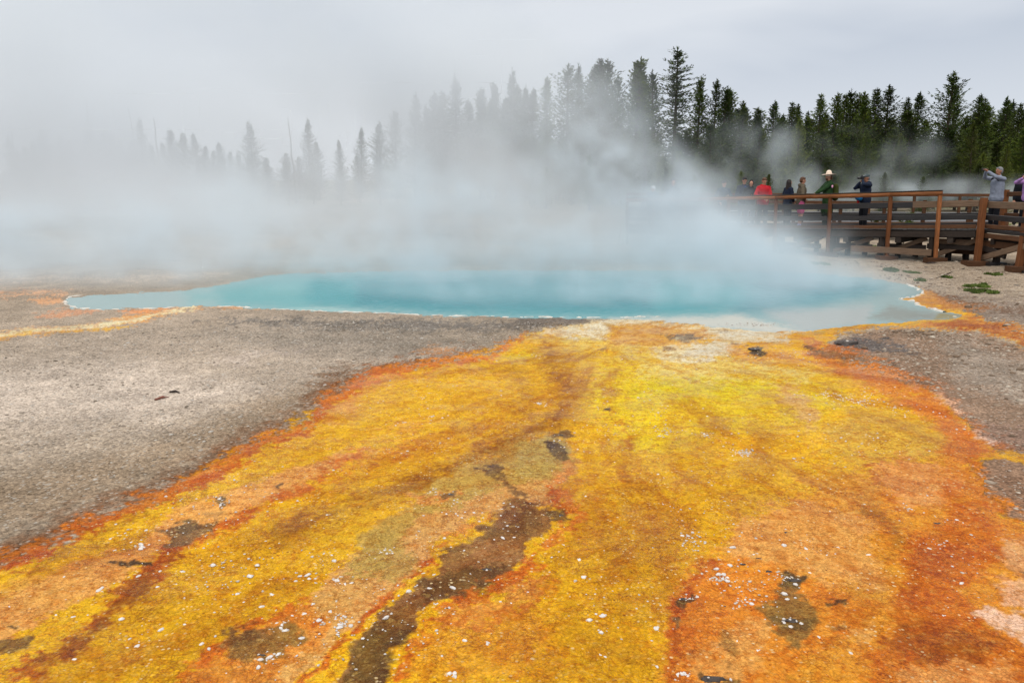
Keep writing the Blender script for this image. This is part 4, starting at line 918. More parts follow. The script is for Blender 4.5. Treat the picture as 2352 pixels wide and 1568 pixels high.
# ------------------------------------------------------------------ grass tufts and small plants
M_grass = foliage_mat('short_grass', (0.07, 0.10, 0.02), (0.14, 0.20, 0.045))
def grass_patch(x, y, wx, wy, lab, h=0.07, n=900, seed=0):
    r = random.Random(seed+int(x)); c = Vector(gpt(x, y)); V = []; Fc = []
    kx = c.y/F*1.0; ky = c.y**2/(F*CAM_H)
    lobes = [(r.uniform(-.7, .7), r.uniform(-.7, .7), r.uniform(.12, .38)) for _ in range(9)]
    for i in range(n):
        l = r.choice(lobes); a = r.uniform(0, 6.28); q = l[2]*math.sqrt(r.random())
        px = (l[0]+math.cos(a)*q)*wx*kx; py = (l[1]*0.6+math.sin(a)*q*0.8)*wy*ky
        t = r.uniform(0, 6.28); hh = h*r.uniform(.4, 1.2); w = .012
        k = len(V); g0 = Vector((px, py, gz(c+Vector((px, py, 0)))-0.01))
        sd = Vector((math.cos(t)*w, math.sin(t)*w, 0)); tip = g0+Vector((r.uniform(-.04, .04), r.uniform(-.04, .04), hh))
        V += [tuple(g0-sd), tuple(g0+sd), tuple(tip+sd*.4), tuple(tip-sd*.4)]; Fc.append((k, k+1, k+2, k+3))
    o = mesh_obj('grass_patch', V, Fc, M_grass); o.location = (c.x, c.y, 0); tag(o, lab, 'grass'); return o
grass_patch(2063, 623, 34, 9, 'long bright green grass patch on the gravel in front of the orange handrail', n=3200)
grass_patch(2245, 658, 42, 5, 'upper bright green grass streak on the gravel right of the pool tip', n=2400)
grass_patch(2255, 672, 36, 5, 'lower bright green grass streak right of the pool tip', n=2200, seed=5)
grass_patch(2175, 637, 12, 4, 'small dark green tuft above the long grass streaks', n=400)
grass_patch(2112, 646, 14, 3, 'flat olive tuft just below the long grass patch', n=300)
grass_patch(2283, 633, 14, 5, 'small tuft near the right edge below the boardwalk', n=400)
grass_patch(1880, 607, 24, 5, 'faint grass patch seen through steam behind the pool shore', n=700)
grass_patch(1985, 562, 18, 8, 'grass patch under the boardwalk trestles', n=600)
grass_patch(2290, 520, 60, 10, 'thin green grass beyond the right boardwalk section', n=1200)
def pine_sapling(x, y, Y, h, lab, seed):
    r = random.Random(seed); X, _, z = at(x, y, Y); e = empty('young_pine', (X, Y, gz(Vector((X, Y, 0))))); tag(e, lab, 'young pine')
    V = []; Fc = []; CV = []; CF = []
    cone_ring(V, Fc, [(0, 0, 0), (.05, 0, h*.5), (0, 0, h)], [.03, .02, .008], 6)
    for i in range(16):
        a = r.uniform(0, 6.28); z0 = h*r.uniform(.25, .95); ln = .55*(1-z0/h*.6); tip = Vector((math.cos(a)*ln, math.sin(a)*ln, z0+ln*.5)); cone_ring(V, Fc, [(0, 0, z0), tuple(tip)], [.012, .004], 4)
        for k in range(46):
            c = Vector((0, 0, z0)).lerp(tip, r.uniform(.45, 1.05)); d = Vector((r.uniform(-1, 1), r.uniform(-1, 1), r.uniform(-.2, 1.2))).normalized()*.11; w = d.orthogonal().normalized()*.010
            b_ = len(CV); CV += [tuple(c-w), tuple(c+w), tuple(c+d+w*.4), tuple(c+d-w*.4)]; CF.append((b_, b_+1, b_+2, b_+3))
    mesh_obj('trunk', V, Fc, M_bark, e); o = mesh_obj('crown', CV, CF, M_yel, e)
pine_sapling(2003, 480, 31.5, 1.15, 'small yellow-green pine sapling behind the rails, left one of two', 1)
pine_sapling(2082, 482, 31.0, 1.2, 'small yellow-green pine sapling behind the rails, right one of two', 2)
# ------------------------------------------------------------------ people
SKIN = simple('skin', (206, 150, 122), 0.55, 0.08, 12, 0.0, k=0.55); SKIN2 = simple('skin_tan', (188, 132, 104), 0.55, 0.08, 12, 0.0, k=0.55)
def cloth(name, rgb, k=0.55): return simple(name, rgb, 0.85, 0.16, 14, 0.35, k=k, spec=0.15)
H_dark = simple('dark_hair', (40, 30, 26), 0.6, 0.25, 40, 0.4); H_brown = simple('brown_hair', (96, 62, 40), 0.6, 0.25, 40, 0.4); H_grey = simple('grey_hair', (138, 138, 142), 0.6, 0.2, 40, 0.4)
M_phone = simple('black_plastic', (24, 24, 28), 0.3, 0.05, 4, 0, spec=.5); M_shoe = cloth('shoe_black', (34, 34, 38)); M_white = cloth('white_cloth', (226, 228, 232), .75)
M_eye = simple('eye_dark', (24, 18, 16), 0.3, 0, 3, 0)
def rc(V, Fc, a, b, ra, rb, n=12, m=5, sq=(1, 1)):
    """closed round cone between a and b"""
    a, b = Vector(a), Vector(b); d = b-a; L = d.length
    t = d.normalized() if L > 1e-6 else Vector((0, 0, 1)); u = t.cross(Vector((0, 1, 0)) if abs(t.y) < .9 else Vector((1, 0, 0))).normalized(); w = t.cross(u).normalized()
    prof = []
    for i in range(m): q = -math.pi/2+math.pi/2*i/(m-1); prof.append((a+t*math.sin(q)*ra, math.cos(q)*ra))
    for i in range(m): q = math.pi/2*i/(m-1); prof.append((b+t*math.sin(q)*rb, math.cos(q)*rb))
    k0 = len(V)
    for c, r in prof:
        r = max(r, 1e-4)
        for j in range(n):
            th = 2*math.pi*j/n; V.append(tuple(c+u*math.cos(th)*r*sq[0]+w*math.sin(th)*r*sq[1]))
    for i in range(len(prof)-1):
        for j in range(n): A = k0+i*n+j; B_ = k0+i*n+(j+1) % n; Fc.append((A, B_, B_+n, A+n))
    Fc.append(tuple(k0+j for j in range(n))[::-1]); Fc.append(tuple(k0+(len(prof)-1)*n+j for j in range(n)))
def ell(V, Fc, c, r, n=14, m=9, cut=None):
    k0 = len(V)
    for i in range(m):
        q = -math.pi/2+math.pi*i/(m-1)
        for j in range(n):
            th = 2*math.pi*j/n; V.append((c[0]+r[0]*math.cos(q)*math.cos(th), c[1]+r[1]*math.cos(q)*math.sin(th), c[2]+r[2]*math.sin(q)))
    for i in range(m-1):
        for j in range(n): A = k0+i*n+j; B_ = k0+i*n+(j+1) % n; Fc.append((A, B_, B_+n, A+n))
def fused(name, V, Fc, mat, parent, vox=0.011, smooth=3):
    o = mesh_obj(name, V, Fc, mat, parent, True)
    r = o.modifiers.new('fuse', 'REMESH'); r.mode = 'VOXEL'; r.voxel_size = vox; r.use_smooth_shade = True
    s = o.modifiers.new('soften', 'SMOOTH'); s.factor = 0.5; s.iterations = smooth
    return o
def ik(s, h, l1, l2, pole):
    s, h = Vector(s), Vector(h); d = h-s; L = min(d.length, (l1+l2)*0.995); d.normalize(); h = s+d*L
    a = (l1*l1-l2*l2+L*L)/(2*L); hh = math.sqrt(max(0, l1*l1-a*a)); p = Vector(pole); p = (p-d*p.dot(d)).normalized(); return s+d*a+p*hh, h
def person(loc, face, label, height=1.75, skin=None, jacket=None, pants=None, shoes=None, hair=None, hairlen='short', lh=(-.22, .1, .85), rh=(.22, .1, .85), look=(0, 0), lean=0.0,
           hood=False, jlen=0.0, shorts=False, inner=None, legs=0.0, female=False, collar=None, poleL=(-1, -.5, -.6), poleR=(1, -.5, -.6), curl=0.5, fat=1.0, name='person'):
    """faces local +Y. hands given in local metres for a 1.75 m figure"""
    skin = skin or SKIN; root = empty(name, loc, face); s = height/1.75; root.scale = (s, s, s); tag(root, label, 'person')
    V = []; Fc = []
    ly = lean
    pel = Vector((0, 0, .95)); ch = Vector((0, .02+ly*.5, 1.28)); nk = Vector((0, ly, 1.47)); hd = Vector((0, .02+ly*1.15, 1.63))
    sw = .185 if not female else .165
    shL, shR = Vector((-sw, ly*.9, 1.40)), Vector((sw, ly*.9, 1.40))
    eL, hL = ik(shL, lh, .29, .26, poleL); eR, hR = ik(shR, rh, .29, .26, poleR)
    hipL, hipR = Vector((-.09, 0, .9)), Vector((.09, 0, .9)); knL, knR = Vector((-.11-legs*.3, .03+legs*.3, .49)), Vector((.11+legs*.3, .03, .49)); anL, anR = Vector((-.12-legs, .02+legs*.4, .08)), Vector((.12+legs, -.01, .08))
    # body: torso, neck, head, limbs, hands in one skin
    rc(V, Fc, pel, ch, .145*fat, .15*fat, sq=(1.1, .8)); rc(V, Fc, ch, (0, ly*.9, 1.40), .15*fat, .10, sq=(1.15, .75)); rc(V, Fc, shL, shR, .062, .062); rc(V, Fc, (0, ly*.9, 1.42), hd-Vector((0, 0, .07)), .06, .055)
    Rm = Matrix.Rotation(look[0], 3, 'Z') @ Matrix.Rotation(look[1], 3, 'X')
    def hp(x, y, z): return hd+Rm @ Vector((x, y, z))
    n0 = len(V); ell(V, Fc, (0, 0, .01), (.073, .092, .105)); ell(V, Fc, (0, .025, -.055), (.054, .062, .062)); rc(V, Fc, (0, .083, .012), (0, .106, -.018), .010, .015, 8, 3); rc(V, Fc, (-.018, .082, -.055), (.018, .082, -.055), .010, .010, 8, 3)
    rc(V, Fc, (-.036, .076, .03), (.036, .076, .03), .012, .012, 8, 3)
    for sx in (-1, 1): ell(V, Fc, (sx*.077, -.005, -.005), (.014, .02, .032), 8, 6)
    for i in range(n0, len(V)): V[i] = tuple(hd+Rm @ Vector(V[i]))
    for sh, e, h, sx in ((shL, eL, hL, -1), (shR, eR, hR, 1)):
        rc(V, Fc, sh, e, .052, .040); rc(V, Fc, e, h, .040, .026)
        d = (h-e).normalized(); side = d.cross(Vector((0, 0, 1))); side = side.normalized() if side.length > .05 else Vector((1, 0, 0)); up = side.cross(d)
        pc = h+d*.075; rc(V, Fc, h+d*.01, pc, .024, .030, sq=(1.25, .75))
        for k, (of, ln) in enumerate(((-.030, .062), (-.011, .074), (.010, .072), (.029, .056))):
            b0 = pc+side*of; m_ = b0+d*ln*.55-up*curl*.018; tp = m_+(d*(1-curl)-up*curl).normalized()*ln*.5; rc(V, Fc, b0, m_, .0095, .0088, 8, 3); rc(V, Fc, m_, tp, .0088, .0075, 8, 3)
        tb = h+d*.03-side*sx*.026; rc(V, Fc, tb, tb-side*sx*.030+d*.035, .011, .009, 8, 3); rc(V, Fc, tb-side*sx*.030+d*.035, tb-side*sx*.032+d*.062, .009, .008, 8, 3)
    for hp_, kn, an in ((hipL, knL, anL), (hipR, knR, anR)):
        rc(V, Fc, hp_, kn, .082, .055); rc(V, Fc, kn, an, .053, .036); rc(V, Fc, an-Vector((0, .03, .03)), an+Vector((0, .13, -.045)), .036, .028, sq=(1, .8))
    fused('body', V, Fc, skin, root, 0.0105, 2)
    for sx in (-1, 1):
        V = []; Fc = []; ell(V, Fc, (0, 0, 0), (.011, .006, .007), 8, 6); V = [tuple(hp(sx*.030+a, .084+b, .016+c)) for a, b, c in V]; mesh_obj('eye', V, Fc, M_eye, root, True)
    # clothes
    if jacket:
        V = []; Fc = []; bt = .86-jlen
        rc(V, Fc, (0, 0, bt+.12), ch, .165*fat, .175*fat, sq=(1.12, .86)); rc(V, Fc, (0, 0, bt+.12), (0, 0, bt+.05), .165*fat, .17*fat+jlen*.1, sq=(1.15, .9)); rc(V, Fc, ch, (0, ly*.9, 1.40), .172*fat, .115, sq=(1.15, .82)); rc(V, Fc, shL, shR, .078, .078)
        rc(V, Fc, (0, ly*.9, 1.42), (0, ly*.95, 1.475), .085, .075)
        for sh, e, h in ((shL, eL, hL), (shR, eR, hR)): rc(V, Fc, sh, e, .074, .062); rc(V, Fc, e, e.lerp(h, .93), .060, .043)
        if hood: rc(V, Fc, nk+Vector((-.06, -.07, .0)), nk+Vector((.06, -.07, .0)), .06, .06); 
        if hood == 'up':
            ell(V, Fc, tuple(hd+Vector((0, -.03, .02))), (.10, .105, .13)); rc(V, Fc, nk+Vector((-.05, .02, .03)), nk+Vector((.05, .02, .03)), .055, .055)
        if hood == 'cowl': rc(V, Fc, nk+Vector((-.05, .05, -.02)), nk+Vector((.05, .05, -.02)), .062, .062); rc(V, Fc, nk+Vector((-.05, -.05, .02)), nk+Vector((.05, -.05, .02)), .055, .055)
        j = fused('jacket', V, Fc, jacket, root, 0.015, 3)
        tx = bpy.data.textures.get('folds') or bpy.data.textures.new('folds', 'CLOUDS'); tx.noise_scale = 0.09
        dm = j.modifiers.new('folds', 'DISPLACE'); dm.texture = tx; dm.strength = 0.022; dm.mid_level = 0.5
    if pants:
        V = []; Fc = []; rc(V, Fc, (0, 0, .86), (0, 0, 1.0), .155*fat, .15*fat, sq=(1.12, .85))
        for hp_, kn, an in ((hipL, knL, anL), (hipR, knR, anR)):
            if shorts: rc(V, Fc, hp_, hp_.lerp(kn, .82), .105, .098)
            else: rc(V, Fc, hp_, kn, .102, .078); rc(V, Fc, kn, an+Vector((0, 0, -.01)), .076, .066)
        fused('shorts' if shorts else 'trousers', V, Fc, pants, root, 0.015, 2)
    for an in (anL, anR):
        V = []; Fc = []; rc(V, Fc, an+Vector((0, -.035, -.03)), an+Vector((0, .15, -.05)), .047, .038, sq=(1, .85)); rc(V, Fc, an+Vector((0, 0, -.02)), an+Vector((0, 0, .03)), .05, .046); V = [(a, b, max(c, 0.0)) for a, b, c in V]; fused('shoe', V, Fc, shoes or M_shoe, root, 0.012, 1)
    if hair:
        V = []; Fc = []
        ell(V, Fc, (0, -.018, .045), (.083, .095, .088)); ell(V, Fc, (0, -.045, .0), (.078, .072, .09))
        if hairlen == 'tuft': rc(V, Fc, (-.03, .06, .105), (.04, .06, .11), .028, .026)
        if hairlen == 'short': rc(V, Fc, (-.045, .058, .085), (.045, .058, .085), .022, .022)
        if hairlen == 'long':
            for k in range(9): a = math.pi*(1+k/8); r_ = .075; rc(V, Fc, (math.cos(a)*r_, math.sin(a)*r_*.9-.01, .03), (math.cos(a)*r_*1.35, math.sin(a)*r_*1.2-.02, -.26), .034, .040)
        if hairlen == 'nape': rc(V, Fc, (-.04, -.07, -.04), (.04, -.07, -.04), .038, .038); rc(V, Fc, (-.04, -.07, -.08), (.04, -.07, -.08), .03, .03)
        V = [tuple(hp(*v)) for v in V]; fused('hair', V, Fc, hair, root, 0.012, 1)
    return root, dict(hd=hd, hL=hL, hR=hR, eL=eL, eR=eR, Rm=Rm, hp=hp, nk=nk, ch=ch, shL=shL, shR=shR, s=s)
def part(root, name, V, Fc, mat, smooth=True, label=None):
    o = mesh_obj(name, V, Fc, mat, root, smooth)
    if label: o['label'] = label
    return o
def box(V, Fc, c, s, rot=None):
    k = len(V); c = Vector(c)
    for z in (-1, 1):
        for x, y in ((-1, -1), (1, -1), (1, 1), (-1, 1)):
            v = Vector((x*s[0]/2, y*s[1]/2, z*s[2]/2)); v = rot @ v if rot else v; V.append(tuple(c+v))
    Fc += [(k, k+3, k+2, k+1), (k+4, k+5, k+6, k+7), (k, k+1, k+5, k+4), (k+1, k+2, k+6, k+5), (k+2, k+3, k+7, k+6), (k+3, k, k+4, k+7)]
def held(name, root, c, s, mat, label, cat, rot=None, lens=False):
    """an object held in the hands: top-level, placed at the hands"""
    V = []; Fc = []; box(V, Fc, (0, 0, 0), s)
    M = Matrix.Translation(Vector(root.location)) @ Matrix.Rotation(root.rotation_euler.z, 4, 'Z') @ Matrix.Scale(root.scale.x, 4)
    if lens:
        rc(V, Fc, (0, s[1]*.4, -.005), (0, s[1]*.5+.075, -.005), .037, .040, 14, 3); box(V, Fc, (0, 0, s[2]*.62), (s[0]*.35, s[1]*.8, s[2]*.3)); rc(V, Fc, (0, s[1]*.5+.09, -.005), (0, s[1]*.5+.095, -.005), .042, .042, 14, 3)
    o = mesh_obj(name, V, Fc, mat); o.location = M @ Vector(c); o.rotation_euler = (rot[0] if rot else 0, rot[1] if rot else 0, root.rotation_euler.z+(rot[2] if rot else 0))
    bv = o.modifiers.new('bevel', 'BEVEL'); bv.width = 0.004; bv.segments = 2
    tag(o, label, cat); return o
def spot(x, off=1.0, dz=0.0):
    """standing place on the near boardwalk deck seen at survey x"""
    # move along the deck so that the point with offset 'off' from the near edge is seen at x
    lo, hi = 1300.0, 2500.0
    for _ in range(40):
        m = (lo+hi)/2; p = np3(m, 0)+nrm*off; mx = tomap(np.array([p.x]), np.array([p.y]), 1.5)[0][0]
        if mx < x: lo = m
        else: hi = m
    p = np3(lo, zde(lo)+.004+dz)+nrm*off; return tuple(p)
# facing angles: local +Y; 180deg = towards the viewer, 90 = to the left (-X), -90 = to the right
C_navy = cloth('navy_cloth', (34, 44, 66)); C_black = cloth('black_cloth', (26, 28, 36)); C_red = cloth('red_fleece', (206, 24, 40)); C_teal = cloth('slate_blue_cloth', (52, 72, 92)); C_jean = cloth('blue_grey_denim', (96, 112, 134)); C_dkjean = cloth('dark_denim', (44, 52, 66))
C_brown = cloth('olive_brown_knit', (108, 98, 82)); C_pink = cloth('pink_cloth', (226, 108, 160)); C_green = cloth('ranger_green_cloth', (44, 74, 40)); C_dgreen = cloth('dark_green_cloth', (30, 44, 34)); C_grey = cloth('light_grey_shell', (158, 166, 184)); C_lilac = cloth('lilac_fleece', (196, 150, 214)); C_blue = cloth('bright_blue_cloth', (24, 112, 168)); C_royal = cloth('royal_blue_cloth', (44, 84, 170))
C_hat = cloth('cream_felt', (238, 216, 196), .8); C_cap = cloth('grey_green_cloth', (86, 100, 102)); C_char = cloth('charcoal_cloth', (54, 56, 66))
p, k = person(spot(1499, 1.1, 0), R(170), 'person in a white cap nearly lost in the steam, far left of the boardwalk', 1.62, jacket=C_teal, pants=C_dkjean, hair=H_dark, look=(.3, -.2))
def cap(root, k, mat, brim=True, emblem=None, lab=None):
    V = []; Fc = []; ell(V, Fc, (0, -.006, .055), (.092, .106, .078)); V = [(a, b, max(c, .04)) for a, b, c in V]
    if brim: 
        n0 = len(V); ell(V, Fc, (0, .115, .045), (.072, .075, .012), 14, 5)
    V = [tuple(k['hp'](*v)) for v in V]; return part(root, 'cap', V, Fc, mat, label=lab)
cap(p, k, M_white)
p, k = person(spot(1545, 1.0), R(160), 'person in a dark hooded jacket, ghostly in the steam beside the white cap', 1.84, jacket=C_char, pants=C_dkjean, hood='up', look=(.4, -.15))
V = []; Fc = []; rc(V, Fc, k['shR']+Vector((.03, -.07, .03)), Vector((.2, -.06, 1.02)), .018, .018, 8, 3); part(p, 'jacket_stripe', V, Fc, M_white)
p, k = person(spot(1660, 1.0), R(190), 'balding man in a slate blue jacket looking down, dimmed by steam', 1.74, jacket=C_teal, pants=C_dkjean, hair=H_dark, hairlen='none', look=(.1, -.45), lh=(-.08, .28, 1.18), rh=(.2, .12, .95))
p, k = person(spot(1706, 1.15), R(185), 'man with dark hair and a blue shirt under a navy jacket, behind the hooded man', 1.84, jacket=C_navy, pants=C_jean, hair=H_dark, hairlen='tuft', look=(-.1, -.4), lh=(-.1, .25, 1.1), rh=(.1, .25, 1.1))
V = []; Fc = []; rc(V, Fc, (0, .09, 1.40), (0, .135, 1.2), .045, .04, sq=(1, .6)); part(p, 'shirt', V, Fc, C_royal)
p, k = person(spot(1722, .6), R(165), 'man in a black hoodie with its hood up, looking at his phone', 1.70, jacket=C_black, pants=C_jean, hood='up', look=(.1, -.3), lh=(-.04, .27, 1.2), rh=(.10, .26, 1.17))
V = []; Fc = []; rc(V, Fc, (-.10, .142, 1.20), (-.10, .150, 1.20), .034, .034, 14, 3); part(p, 'round_logo', V, Fc, cloth('lime_print', (150, 210, 110), .7))
held('phone', p, (.03, .36, 1.23), (.075, .012, .15), M_phone, 'phone held up by the hooded man in black', 'phone', (-.5, 0, 0))
p, k = person(spot(1751, .55), R(185), 'man in a bright red hoodie leaning at the handrail with a phone', 1.78, jacket=C_red, pants=C_dkjean, hair=H_brown, hairlen='short', hood=True, look=(.05, -.3), lh=(-.05, .30, 1.02), rh=(.16, .27, 1.06), fat=1.12, poleL=(-1, -.3, -.3), poleR=(1, -.3, -.3), shoes=M_shoe)
held('phone', p, (.14, .36, 1.13), (.15, .012, .075), M_phone, 'dark phone in the hand of the man in red', 'phone', (-.6, .3, 0))
p, k = person(spot(1808, 1.2), R(-75), 'woman with long dark curly hair in a navy jacket, facing right', 1.70, jacket=C_navy, pants=C_black, hair=H_dark, hairlen='long', look=(.0, .1), female=True, lh=(-.16, .12, .95), rh=(.14, .16, .95), jlen=.06)
p, k = person(spot(1838, 1.0), R(-95), 'man in an olive brown cowl-neck jumper and pink shorts, facing right', 1.76, jacket=C_brown, pants=C_pink, shorts=True, hair=H_brown, look=(0, -.1), hood='cowl', lh=(-.2, .12, .98), rh=(.2, .1, 1.0), shoes=cloth('lilac_shoe', (170, 160, 220)))
p, k = person(spot(1899, .95), R(92), 'ranger in a cream broad-brimmed hat and long green coat, gesturing with open hands', 1.86, jacket=C_green, pants=C_dgreen, hair=H_brown, hairlen='nape', look=(0, -.05), jlen=.34, lh=(-.05, .52, 1.05), rh=(.10, .46, 1.03), curl=.1, poleL=(-.4, -.6, -1), poleR=(.5, -.6, -1))
V = []; Fc = []; ell(V, Fc, (0, 0, .068), (.215, .225, .014), 24, 5); hb = part(p, 'hat_brim', [tuple(k['hp'](a, b, c+(abs(a)*.08))) for a, b, c in V], Fc, C_hat)
V = []; Fc = []; rc(V, Fc, (0, 0, .08), (0, 0, .135), .098, .078, 18, 6, sq=(.95, 1.08)); part(p, 'hat', [tuple(k['hp'](*v)) for v in V], Fc, C_hat)
V = []; Fc = []; ell(V, Fc, (0, .055, -.075), (.05, .048, .05)); part(p, 'beard', [tuple(k['hp'](*v)) for v in V], Fc, H_brown)
V = []; Fc = []; rc(V, Fc, (-.265, .0, 1.34), (-.268, .0, 1.30), .030, .022, 6, 3, sq=(.5, 1)); part(p, 'shoulder_badge', V, Fc, cloth('badge_pink', (236, 170, 200), .8))
V = []; Fc = []; rc(V, Fc, (0, -.24, 1.0), (0, -.23, 1.30), .14, .12, sq=(1.1, .75)); o = fused('backpack', V, Fc, cloth('olive_pack', (72, 80, 34)), None, .015, 2); o.location = p.location; o.rotation_euler = p.rotation_euler; o.scale = p.scale; tag(o, 'olive green backpack on the back of the ranger', 'backpack')
p, k = person(spot(1985, 1.0), R(100), 'photographer in a grey cap and navy puffer jacket with a camera at his eye', 1.76, skin=SKIN2, jacket=C_navy, pants=C_black, hair=H_grey, look=(0, -.12), hood=True, lh=(-.06, .20, 1.56), rh=(.05, .20, 1.50), fat=1.1, poleL=(-1, .3, -.7), poleR=(.8, .2, -1))
cap(p, k, C_cap, lab='grey-green cap with a pale word on the front')
V = []; Fc = []; 
for i_, s_ in enumerate((0, 1, 2, 3, 4)): rc(V, Fc, (-.034+.017*i_, .106-.3*abs(-.034+.017*i_)**1.4, .098), (-.034+.017*i_+(.008 if i_ % 2 else 0), .108-.3*abs(-.034+.017*i_)**1.4, .076), .0035, .0035, 6, 2)
part(p, 'cap_lettering', [tuple(k['hp'](*v)) for v in V], Fc, M_white)
held('camera', p, (.0, .19, 1.635), (.14, .07, .095), M_phone, 'black camera with a lens held to the eye of the photographer in the cap', 'camera', lens=True)
V = []; Fc = []; rc(V, Fc, (-.08, .25, .98), (.10, .22, 1.02), .10, .11, sq=(1, .8)); o = fused('shoulder_bag', V, Fc, C_blue, None, .015, 2); o.location = p.location; o.rotation_euler = p.rotation_euler; tag(o, 'bright blue bag slung at the front of the photographer in the cap', 'bag')
V = []; Fc = []; rc(V, Fc, (.02, .24, .90), (.04, .23, .82), .035, .03); o = mesh_obj('pouch', V, Fc, C_red, None, True); o.location = p.location; o.rotation_euler = p.rotation_euler; tag(o, 'small red pouch hanging under the blue bag', 'pouch')
# on the right-hand section
g = Vector(at(2283, 500, 24.2)); g.z = ZE+.004
p, k = person(tuple(g), R(100), 'grey-haired man in a light grey shell jacket photographing with a phone held high', 1.80, skin=SKIN2, jacket=C_grey, pants=C_black, hair=H_grey, look=(0, .08), lh=(-.07, .46, 1.62), rh=(.08, .40, 1.63), fat=1.12, jlen=.06, poleL=(-1, .4, -1), poleR=(1, .4, -1), shoes=M_shoe)
V = []; Fc = []; rc(V, Fc, (-.11, .09, 1.38), (.11, .09, 1.38), .075, .075, sq=(1, .8)); rc(V, Fc, (0, .1, 1.36), (0, .15, 1.29), .07, .04, sq=(1, .7)); part(p, 'black_yoke', V, Fc, C_black)
held('phone', p, (.0, .52, 1.675), (.16, .012, .078), M_phone, 'black phone held sideways by the man in the light grey jacket', 'phone', (0, 0, R(60)))
g = Vector(at(2356, 500, 23.2)); g.z = ZE+.004
p, k = person(tuple(g), R(120), 'woman in a lilac fleece with one arm raised, cut off by the right edge', 1.70, jacket=C_lilac, pants=C_black, hair=H_dark, hairlen='long', female=True, look=(0, .1), lh=(-.28, .10, 1.76), rh=(.05, .34, 1.50), poleL=(-1, .2, -.3))
g = Vector(at(2340, 500, 25.0)); g.z = ZE+.004
p, k = person(tuple(g), R(150), 'woman in a black jacket with glasses standing behind the lilac fleece', 1.60, jacket=C_black, pants=C_black, hair=H_dark, hairlen='long', female=True, look=(.1, 0))
V = []; Fc = []
for sx in (-1, 1):
    for q_ in range(12): a0, a1 = q_/12*6.283, (q_+1)/12*6.283; rc(V, Fc, k['hp'](sx*.032+.02*math.cos(a0), .106, .014+.017*math.sin(a0)), k['hp'](sx*.032+.02*math.cos(a1), .106, .014+.017*math.sin(a1)), .002, .002, 5, 2)
part(p, 'glasses', V, Fc, M_phone)
# ------------------------------------------------------------------ stones and pebbles
def rand_mat(name, c1, c2, rough=0.8, k=0.7, c3=None):
    m, nt, N, L, B = node_mat(name); g = N.new('ShaderNodeNewGeometry'); cr = N.new('ShaderNodeValToRGB'); L.new(g.outputs['Random Per Island'], cr.inputs[0])
    e = cr.color_ramp.elements; e[0].color = srgb(*c1, k=k); e[1].color = srgb(*c2, k=k)
    if c3: q = e.new(0.5); q.color = srgb(*c3, k=k)
    n = N.new('ShaderNodeTexNoise'); n.inputs['Scale'].default_value = 60; n.inputs['Detail'].default_value = 3; L.new(g.outputs['Position'], n.inputs['Vector'])
    mr = N.new('ShaderNodeMapRange'); mr.inputs['From Min'].default_value = .3; mr.inputs['From Max'].default_value = .7; mr.inputs['To Min'].default_value = .75; mr.inputs['To Max'].default_value = 1.15; L.new(n.outputs['Fac'], mr.inputs['Value'])
    s = N.new('ShaderNodeVectorMath'); s.operation = 'SCALE'; L.new(cr.outputs[0], s.inputs[0]); L.new(mr.outputs[0], s.inputs['Scale']); L.new(s.outputs[0], B.inputs['Base Color'])
    B.inputs['Roughness'].default_value = rough; B.inputs['Specular IOR Level'].default_value = .25; return m
M_peb = rand_mat('white_pebble', (196, 182, 166), (232, 226, 222), .6, .74); M_grav = rand_mat('gravel_stone', (112, 92, 74), (212, 198, 180), .85, .62, (156, 132, 110)); M_sand = rand_mat('fine_gravel', (120, 108, 94), (214, 206, 196), .85, .62, (164, 150, 134))
M_crust = simple('dark_crust', (70, 58, 52), .5, .5, 40, .8, spec=.4)
def ico(sub):
    bm = bmesh.new(); bmesh.ops.create_icosphere(bm, subdivisions=sub, radius=1.0); v = np.array([q.co[:] for q in bm.verts]); f = np.array([[q.index for q in t.verts] for t in bm.faces]); bm.free(); return v, f
IV1, IF1 = ico(1); IV2, IF2 = ico(2); IV3, IF3 = ico(3)
def stones(name, P3, rad, mat, seed=0, flat=.45, hi=False):
    rs = np.random.RandomState(seed); v0, f0 = (IV2, IF2) if hi else (IV1, IF1); n = len(P3); nv = len(v0)
    j = 1+rs.uniform(-.3, .3, (n, nv)); V = v0[None]*j[:, :, None]
    a = rs.uniform(0, 6.28, n); el = rs.uniform(.55, 1.0, n); fl = flat*rs.uniform(.6, 1.3, n)
    x = V[:, :, 0]*el[:, None]; y = V[:, :, 1]; z = V[:, :, 2]*fl[:, None]
    X = (x*np.cos(a)[:, None]-y*np.sin(a)[:, None])*rad[:, None]+P3[:, 0:1]; Y = (x*np.sin(a)[:, None]+y*np.cos(a)[:, None])*rad[:, None]+P3[:, 1:2]; Z = z*rad[:, None]+P3[:, 2:3]+(rad*fl*.35)[:, None]
    Fq = (f0[None]+np.arange(n)[:, None, None]*nv).reshape(-1, 3)
    me = np_mesh(name, np.stack([X, Y, Z], 2).reshape(-1, 3), Fq, mat, smooth=True); o = bpy.data.objects.new(name, me); COL.objects.link(o); return o
rs = np.random.RandomState(5)
def A_(l): return [(673.75+x*.3646, 673.75+y*.3646, a*.3646, b*.3646, n) for x, y, a, b, n in l]
def B2(l): return [(1470+x*.375, 673.75+y*.375, a*.375, b*.375, n) for x, y, a, b, n in l]
def E2(l): return [(1470+x*.375, 1102.5+y*.375, a*.375, b*.375, n) for x, y, a, b, n in l]
def D2(l): return [(735+x*.3386, 1102.5+y*.3386, a*.3386, b*.3386, n) for x, y, a, b, n in l]
def C2(l): return [(x*.3386, 1102.5+y*.3386, a*.3386, b*.3386, n) for x, y, a, b, n in l]
